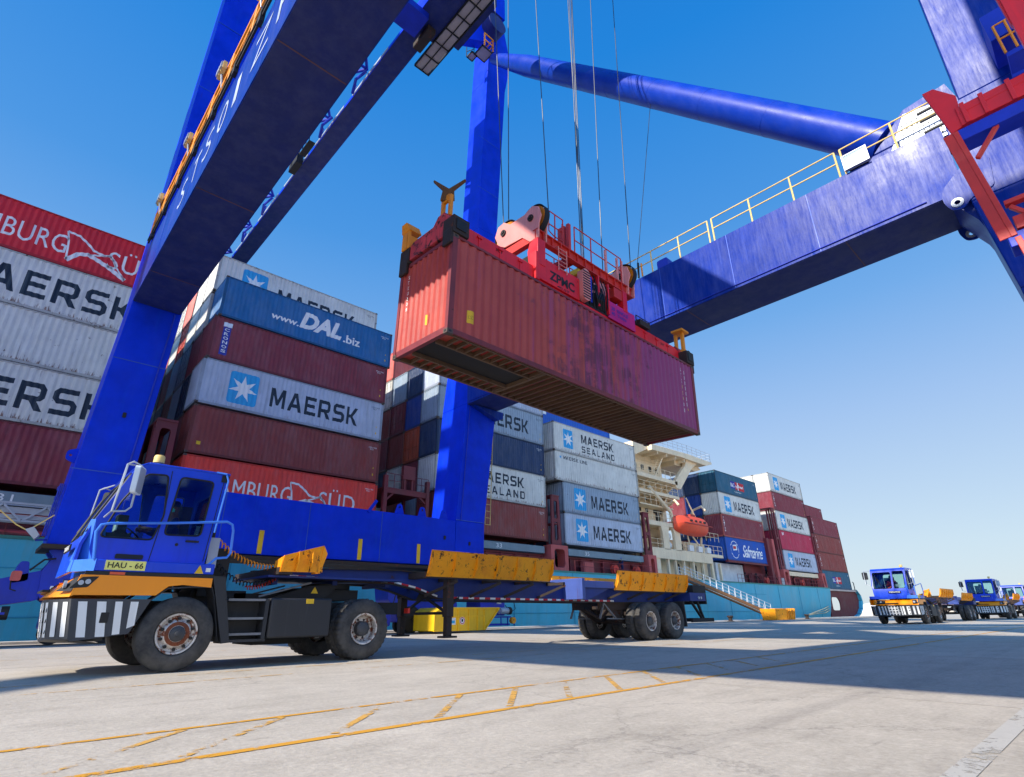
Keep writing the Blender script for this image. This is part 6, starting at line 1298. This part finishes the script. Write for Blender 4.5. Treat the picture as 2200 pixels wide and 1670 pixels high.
def make_trailer(label):
    """skeletal container trailer, in the tractor's frame"""
    T = thing("skeletal_trailer", label, "trailer", (2.5, 11.45, 0), group="container trailers on the quay")
    fy = .52
    top = [(1.5, 1.60), (4.6, 1.60), (5.0, 1.66), (16.3, 1.62)]
    for s in (-1, 1):
        y = s * fy
        # gooseneck curving down into the main rail
        out = [(1.55, 1.60), (4.3, 1.66), (4.9, 1.62), (16.2, 1.40), (16.2, 1.12), (12.0, 1.075), (5.75, 1.10), (5.35, 1.12), (4.75, 1.30), (4.2, 1.40), (1.9, 1.46), (1.55, 1.5)]
        MB().prism(out, 'y', y - .012, y + .012).build("main_rail", TRB, T)
        w = MB(); bt = [(1.9, 1.46), (4.2, 1.40), (4.75, 1.30), (5.35, 1.12), (5.75, 1.10), (12.0, 1.075), (16.2, 1.12)]
        for a, b in zip(bt, bt[1:]): w.bar((a[0], y, a[1] - .012), (b[0], y, b[1] - .012), .16, .024)
        for a, b in zip(out[:4], out[1:4]): w.bar((a[0], y, a[1] + .012), (b[0], y, b[1] + .012), .16, .024)
        w.build("flange", GRIME, T)
        w = MB(); w.mat(REDL); yy = y + s * .016 if s < 0 else y + .016; L0 = 0
        segs = [((1.9, 1.475), (4.2, 1.425)), ((4.2, 1.425), (4.75, 1.33)), ((4.75, 1.33), (5.35, 1.155)), ((5.75, 1.13), (11.9, 1.105))]; k = 0
        for a, b in segs:
            a, b = Vector(a), Vector(b); n = max(1, round((b - a).length / .17))
            for i in range(n):
                w.mat(REDL if k % 2 else WHTL); p, q = a.lerp(b, i / n), a.lerp(b, (i + 1) / n); w.bar((p.x, yy, p.y), (q.x, yy, q.y), .004, .045, (0, 0, 1)); k += 1
        w.build("reflective_tape", None, T)
    w = MB()
    for x in (1.6, 2.8, 4.0, 5.2, 6.6, 8.0, 9.4, 10.6, 11.8, 13, 14.4, 15.8): w.box(x, x + .1, -fy + .015, fy - .015, 1.32, 1.5)
    w.box(1.35, 4.2, -.95, .95, 1.42, 1.455); w.build("cross_member", TRB, T)
    w = MB().mat(GRIME)
    for x in (5.0, 6.3, 7.4, 8.6, 11.6, 12.6, 13.7, 14.7):
        for s in (-1, 1): w.bar((x, s * .54, 1.16), (x + .45, s * 1.15, 1.46), .06, .06); w.bar((x + .4, s * .54, 1.5), (x + .4, s * 1.15, 1.5), .08, .07)
    w.build("outrigger", None, T)
    # orange guide panels, flared outward, ribbed
    def guide(x0, x1, z0, z1, nrib, s, name="guide_panel"):
        yb, ym, yt = s * 1.16, s * 1.25, s * 1.33; zm = (z0 + z1) / 2 - .03
        p = [(yb, z0), (ym - s * .0, zm), (yt, z1)]
        w = MB(); t = .02 * s
        w.add([(x, q[0], q[1]) for x in (x0, x1) for q in p] + [(x, q[0] - t, q[1] - .0) for x in (x0, x1) for q in p],
              [(0, 1, 4, 3), (1, 2, 5, 4), (6, 9, 10, 7), (7, 10, 11, 8), (0, 3, 9, 6), (2, 8, 11, 5), (0, 6, 7, 1), (1, 7, 8, 2), (3, 4, 10, 9), (4, 5, 11, 10)])
        o = w.build(name, YELP, T)
        w = MB()
        for i in range(nrib + 1):
            x = x0 + .03 + (x1 - x0 - .06) * i / nrib
            w.prism([(yb, z0 + .01), (yb + s * .03, z0 + .01), (ym + s * .075, zm), (yt + s * .01, z1 - .01), (yt - s * .005, z1 - .005), (ym + s * .0, zm)], 'x', x - .01, x + .01)
        w.box(x0, x1, min(yt - s * .02, yt + s * .015), max(yt - s * .02, yt + s * .015), z1 + .002, z1 + .014); w.build("rib", YELP, o)
        MB().box(x0, x1, min(yb, yb - s * .03), max(yb, yb - s * .03), z0 - .03, z0 - .003).build("rusty_edge", GRIME, o)
    for s in (-1, 1):
        guide(11.15, 15.0, 1.38, 1.90, 6, s)
        if s > 0: continue
        guide(4.60, 8.45, 1.53, 2.05, 6, s)
        w = MB(); yb = s * 1.2        # short tilted front guide
        w.hexa([(1.46, s * 1.18, 1.50), (2.28, s * 1.1, 1.52), (2.28, s * 1.06, 1.52), (1.46, s * 1.14, 1.5)], [(1.46, s * 1.3, 1.77), (2.2, s * 1.22, 1.99), (2.2, s * 1.18, 1.99), (1.46, s * 1.26, 1.77)])
        w.hexa([(1.46, s * 1.18, 1.5), (1.5, s * 1.18, 1.5), (1.5, s * .8, 1.46), (1.46, s * .8, 1.46)], [(1.46, s * 1.3, 1.77), (1.5, s * 1.3, 1.77), (1.5, s * .9, 1.7), (1.46, s * .9, 1.7)])
        w.hexa([(2.2, s * 1.1, 1.5), (2.24, s * 1.1, 1.5), (2.24, s * .8, 1.5), (2.2, s * .8, 1.5)], [(2.2, s * 1.24, 1.99), (2.3, s * 1.2, 1.85), (2.3, s * .9, 1.7), (2.2, s * .9, 1.9)])
        o = w.build("front_guide", YELP, T)
        w = MB()
        for x in (1.72, 1.98): w.prism([(s * 1.17, 1.51), (s * 1.22, 1.51), (s * 1.3, 1.68), (s * 1.29, 1.86), (s * 1.24, 1.8)], 'x', x, x + .02)
        w.build("rib", YELP, o)
    w = MB(); w.box(1.45, 1.7, -1.15, 1.15, 1.46, 1.58); w.box(4.55, 4.75, -1.15, 1.15, 1.5, 1.62); w.build("bolster", GRIME, T)
    # landing legs
    for s in (-1, 1):
        w = MB(); y = s * .93; w.box(5.28, 5.46, y - .09, y + .09, .72, 1.5); w.box(5.30, 5.44, y - .07, y + .07, .34, .72); w.box(5.2, 5.54, y - .14, y + .14, .30, .34); w.build("landing_leg", GRIME, T, bevel=.01)
    w = MB(); w.bar((5.37, -.84, .8), (5.37, .84, .8), .06, .06); w.bar((5.37, -.84, .82), (5.37, -.1, 1.12), .05, .05); w.bar((5.37, .84, .82), (5.37, .1, 1.12), .05, .05); w.prism([(-.3, 1.1), (.3, 1.1), (.12, 1.3), (-.12, 1.3)], 'x', 5.33, 5.41); w.bar((5.4, -.8, .85), (6.0, -.5, 1.15), .05, .05); w.build("leg_brace", DRK, T)
    # cross bolster before the bogie
    w = MB(); w.box(9.75, 11.1, -1.2, 1.2, 1.42, 1.60); w.box(9.65, 9.78, -1.22, 1.22, 1.12, 1.66); w.build("rear_bolster", paint("bleached_blue", (66, 88, 160), rough=.5, var=.3, streak=.5, rust=.5), T, bevel=.01)
    for s in (-1, 1): MB().prism([(9.8, 1.10), (9.95, 1.10), (10.9, 1.40), (9.8, 1.42)], 'y', s * 1.1, s * 1.14).build("bolster_gusset", TRB, T)
    # bogie
    w = MB()
    for s in (-1, 1):
        w.box(11.2, 14.9, s * .5 - .04, s * .5 + .04, .86, 1.08); w.prism([(11.2, 1.06), (13.4, 1.06), (12.9, .5), (12.2, .5)], 'y', s * .5 - .02, s * .5 + .02, [[(11.75, .98), (12.75, .98), (12.55, .62), (12.3, .62)]])
        for x in (12.75, 14.1): w.box(x - .35, x + .35, s * .5 - .04, s * .5 + .04, .62, .70)
    for x in (12.75, 14.15): w.cyl((x, -.95, .53), (x, .95, .53), .075); w.box(x - .5, x - .4, -.5, .5, .7, .9)
    w.tube([(11.7, -.5, .9), (11.9, 0, .6), (11.7, .5, .9)], .05); w.cyl((12.0, -.35, .85), (12.4, -.35, .85), .12); w.cyl((12.0, .35, .85), (12.4, .35, .85), .12)
    w.build("bogie_frame", GRIME, T)
    w = MB()
    for s in (-1, 1): w.bar((11.35, s * .56, 1.04), (11.15, s * .56, .62), .03, .06, (0, 1, 0)); w.bar((11.5, s * .56, .62), (12.3, s * .56, .6), .03, .05, (0, 1, 0)); w.bar((11.35, s * .56, 1.04), (11.9, s * .56, .62), .03, .06, (0, 1, 0))
    w.build("bogie_brace", STEP, T)
    for x in (12.75, 14.1):
        for s in (-1, 1): wheel(T, x, s * 1.25, .535, .29, s); wheel(T, x, s * .92, .535, .29, s)
    # tail
    w = MB().mat(TRB); w.box(15.2, 16.2, -1.2, 1.2, 1.12, 1.38); w.mat(DRK); w.box(15.4, 16.25, -1.22, -1.0, 1.385, 1.62); w.box(15.4, 16.25, 1.0, 1.22, 1.385, 1.62); w.box(16.2, 16.27, -1.2, 1.2, 1.02, 1.38); w.build("tail_beam", None, T)
    w = MB(); w.box(15.2, 16.6, -1.2, -1.12, .46, .58); w.box(16.5, 16.6, -1.2, 1.2, .46, .58); w.box(15.2, 16.6, 1.12, 1.2, .46, .58)
    for s in (-1, 1): w.bar((15.3, s * 1.14, 1.12), (15.9, s * 1.14, .58), .05, .08, (0, 1, 0)); w.bar((15.7, s * 1.14, 1.12), (16.0, s * 1.14, .58), .05, .08, (0, 1, 0))
    w.build("rear_underrun_bar", DRK, T)
    w = MB()
    for x in (15.75, 15.9): w.cyl((x, -1.222, 1.22), (x, -1.20, 1.22), .045, None, 14)
    w.build("tail_lamp", ALU, T)
    w = MB()
    for s in (-1, 1): w.hexa([(14.72, s * 1.24, .34), (14.76, s * 1.24, .34), (14.76, s * .7, .34), (14.72, s * .7, .34)], [(14.68, s * 1.24, 1.1), (14.72, s * 1.24, 1.1), (14.72, s * .7, 1.1), (14.68, s * .7, 1.1)])
    w.build("mud_flap", BLK, T)
    return T
tr1 = make_tractor("large blue terminal tractor with orange skirt and striped bumper in the left foreground")
tl1 = make_trailer("long blue skeletal trailer with orange guide panels behind the foreground tractor")
spots = [(41.9, 10.1, 0, "blue terminal tractor driving up at the right, nearest of three distant ones"), (63.6, 8.95, 0, "blue terminal tractor second in the row of distant ones at the right"), (83.0, 9.1, 0, "farthest blue terminal tractor, cut off by the right edge of the photo")]
tlab = ["skeletal trailer with orange panels behind the nearest distant tractor", "skeletal trailer behind the second distant tractor", "skeletal trailer behind the farthest tractor, at the right edge"]
for (x, y, a, lab), tl in zip(spots, tlab):
    c = copy_tree(tr1); c.location = (x, y, 0); c['label'] = lab
    c = copy_tree(tl1); c.location = (x, y - (.0), 0); c['label'] = tl
# coiled air hoses between cab and trailer
def coil(p, q, sag, r, turns, m, lab):
    p, q = Vector(p), Vector(q); n = turns * 10; pts = []
    for i in range(n + 1):
        t = i / n; c = p.lerp(q, t); c.z -= sag * 4 * t * (1 - t); a = 2 * math.pi * turns * t; pts.append((c.x, c.y + r * math.cos(a), c.z + r * math.sin(a)))
    o = MB().tube(pts, .010, 5).build("coiled_air_hose", m); tag(o, lab, "hose", "coiled air hoses behind the cab")
coil((3.02, 10.75, 1.98), (4.1, 10.9, 1.62), .12, .05, 17, YEL, "orange coiled air hose between cab and trailer, uppermost of the coils")
coil((3.02, 10.8, 1.65), (4.25, 10.9, 1.52), .28, .045, 20, BLKL, "dark coiled air hose drooping below the orange one behind the cab")
coil((3.6, 10.82, 1.25), (4.25, 10.95, 1.5), .08, .03, 14, REDST, "short red coiled air hose drooping in front of the ship's hull behind the cab")

# ================================================================ people
def skin_body(name, nodes, edges, m, parent, sub=1):
    me = bpy.data.meshes.new(name); ks = list(nodes); me.from_pydata([nodes[k][0] for k in ks], [(ks.index(a), ks.index(b)) for a, b in edges], []); me.update()
    o = bpy.data.objects.new(name, me); COL.objects.link(o); o.parent = parent; me.materials.append(m)
    o.modifiers.new("skin", 'SKIN'); ss = me.skin_vertices[0].data if me.skin_vertices else None
    if ss is None:
        bm = bmesh.new(); bm.from_mesh(me); bm.verts.layers.skin.verify(); bm.to_mesh(me); bm.free(); ss = me.skin_vertices[0].data
    for i, k in enumerate(ks): r = nodes[k][1]; ss[i].radius = (r, r) if not isinstance(r, tuple) else r
    ss[ks.index('pelvis')].use_root = True
    s = o.modifiers.new("sub", 'SUBSURF'); s.levels = sub; s.render_levels = sub; o.modifiers["skin"].use_smooth_shade = True
    return o
def hand(nodes, edges, wrist, d, side, p):
    """five short fingers curled round what is held; d = pointing direction"""
    d = Vector(d).normalized(); w = Vector(nodes[wrist][0]); s = Vector(side).normalized(); dn = d.cross(s)
    nodes[p + 'palm'] = (tuple(w + d * .07), (.036, .018)); edges.append((wrist, p + 'palm'))
    for i, L in enumerate((.075, .085, .08, .065)):
        b = w + d * .09 + s * (-.03 + i * .02); nodes[p + 'f%d' % i] = (tuple(b + d * L * .5), .010); nodes[p + 'g%d' % i] = (tuple(b + d * L * .75 + dn * -.03), .008); edges += [(p + 'palm', p + 'f%d' % i), (p + 'f%d' % i, p + 'g%d' % i)]
    nodes[p + 't'] = (tuple(w + d * .06 - s * .05), .011); edges.append((p + 'palm', p + 't'))
def person(loc, rz, label, pose, cloth, hat=None, mask=False, scale=1.0):
    P = thing("person", label, "person", loc, (0, 0, rz)); P.scale = (scale,) * 3
    # frame: facing +x, pelvis height per pose
    if pose == 'drive':
        n = {'pelvis': ((0, 0, 0), .15), 'waist': ((.02, 0, .16), .13), 'chest': ((.02, 0, .36), .16), 'neck0': ((.03, 0, .50), .075), 'neck': ((.04, 0, .57), .055), 'skull': ((.06, 0, .67), (.085, .10)), 'crown': ((.05, 0, .76), (.075, .085))}
        e = [('pelvis', 'waist'), ('waist', 'chest'), ('chest', 'neck0'), ('neck0', 'neck'), ('neck', 'skull'), ('skull', 'crown')]
        for s, t in ((1, 'l'), (-1, 'r')):
            n[t + 'sh'] = ((.02, s * .19, .43), .065); n[t + 'el'] = ((.16, s * .25, .20), .048); n[t + 'wr'] = ((.42, s * .17, .26), .03); e += [('chest', t + 'sh'), (t + 'sh', t + 'el'), (t + 'el', t + 'wr')]; hand(n, e, t + 'wr', (1, -s * .2, .1), (0, 0, 1), t)
            n[t + 'hip'] = ((.05, s * .10, -.02), .09); n[t + 'kn'] = ((.45, s * .13, .04), .07); n[t + 'an'] = ((.52, s * .13, -.36), .045); n[t + 'to'] = ((.70, s * .13, -.40), .04); e += [('pelvis', t + 'hip'), (t + 'hip', t + 'kn'), (t + 'kn', t + 'an'), (t + 'an', t + 'to')]
        hz_ = .69
    else:
        n = {'pelvis': ((0, 0, .95), .13), 'waist': ((.02, 0, 1.1), .12), 'chest': ((.05, 0, 1.30), .155), 'neck0': ((.08, 0, 1.45), .07), 'neck': ((.09, 0, 1.51), .055), 'skull': ((.11, 0, 1.61), (.085, .10)), 'crown': ((.10, 0, 1.70), (.075, .085))}
        e = [('pelvis', 'waist'), ('waist', 'chest'), ('chest', 'neck0'), ('neck0', 'neck'), ('neck', 'skull'), ('skull', 'crown')]
        for s, t in ((1, 'l'), (-1, 'r')):
            n[t + 'sh'] = ((.05, s * .19, 1.38), .062); n[t + 'el'] = ((.14, s * .25, 1.12), .046); n[t + 'wr'] = ((.38, s * .20, 1.08), .03); e += [('chest', t + 'sh'), (t + 'sh', t + 'el'), (t + 'el', t + 'wr')]; hand(n, e, t + 'wr', (1, 0, -.1), (0, 1, 0), t)
            n[t + 'hip'] = ((.0, s * .10, .90), .088); n[t + 'kn'] = ((.04 * s + .02, s * .12, .50), .062); n[t + 'an'] = ((.0 + .05 * s, s * .12, .09), .042); n[t + 'to'] = ((.16 + .05 * s, s * .13, .045), .04); e += [('pelvis', t + 'hip'), (t + 'hip', t + 'kn'), (t + 'kn', t + 'an'), (t + 'an', t + 'to')]
        hz_ = 1.63
    skin_body("body", n, e, SKIN_, P, 2)
    # clothing: a second, slightly larger skin over trunk, sleeves and legs
    keep = ['pelvis', 'waist', 'chest'] + [t + k for t in 'lr' for k in ('sh', 'el', 'hip', 'kn', 'an')]; n2 = {k: (n[k][0], n[k][1] * 1.14 if not isinstance(n[k][1], tuple) else n[k][1]) for k in keep}
    for t in 'lr': w_, e_ = Vector(n[t + 'wr'][0]), Vector(n[t + 'el'][0]); n2[t + 'cuff'] = (tuple(e_.lerp(w_, .85)), .042)
    skin_body("overalls", n2, [q for q in e if q[0] in n2 and q[1] in n2] + [(t + 'el', t + 'cuff') for t in 'lr'], cloth, P, 2)
    sk = Vector(n['skull'][0])
    w = MB().mat(BLKL)
    for s in (-1, 1): w.cyl(sk + Vector((.082, s * .034, .02)), sk + Vector((.094, s * .034, .02)), .011, None, 8)
    w.mat(SKIN_); w.hexa([sk + Vector((.085, -.014, -.03)), sk + Vector((.11, -.012, -.03)), sk + Vector((.11, .012, -.03)), sk + Vector((.085, .014, -.03))], [sk + Vector((.085, -.008, .02)), sk + Vector((.093, -.006, .02)), sk + Vector((.093, .006, .02)), sk + Vector((.085, .008, .02))])
    for s in (-1, 1): w.cyl(sk + Vector((0, s * .083, 0)), sk + Vector((0, s * .098, 0)), .028, .02, 8)
    w.mat(paint("lip", (120, 50, 46), rough=.6)); w.box(sk.x + .080, sk.x + .096, -.025, .025, sk.z - .058, sk.z - .046); w.build("face", None, P)
    w = MB(); w.lathe([(.001, .09), (.05, .08), (.085, .045), (.1, 0), (.1, -.03)], tuple(sk + Vector((-.012, 0, .045))), (0, 0, 1), 20)
    if hat: w.lathe([(.1, .0), (.125, -.005), (.125, .002), (.1, .01)], tuple(sk + Vector((-.005, 0, .05))), (0, 0, 1), 20)
    w.build("helmet" if hat else "hair", hat or BLKL, P)
    if mask:
        w = MB(); w.lathe([(.001, .118), (.03, .112), (.06, .092), (.08, .05), (.088, .0)], tuple(sk + Vector((-.0, 0, -.035))), (1, 0, 0), 18); w.v = [(q[0], q[1] * .95, sk.z - .035 + (q[2] - sk.z + .035) * .62) for q in w.v]; w.build("face_mask", MASK, P)
    return P
person((2.42, 11.5, 1.93), R(180) + R(0), "driver in navy overalls and turquoise face mask at the wheel of the foreground tractor", 'drive', CLOTH, None, True)
for (x, y, a, lab), l2 in zip(spots, ("driver in an orange vest behind the windscreen of the nearest distant tractor", "driver seen behind the windscreen of the second distant tractor", "driver seen behind the windscreen of the farthest tractor")):
    person((x + .05, y + .17, 1.98), R(180), l2, 'drive', HIVIS if x < 50 else CLOTH)
person((46.6, 34.0, 4.22), R(180), "deckhand in dark clothes and blue helmet on the ship's deck below grey containers", 'stand', CLOTH, paint("helmet_blue", (30, 70, 190), rough=.4))
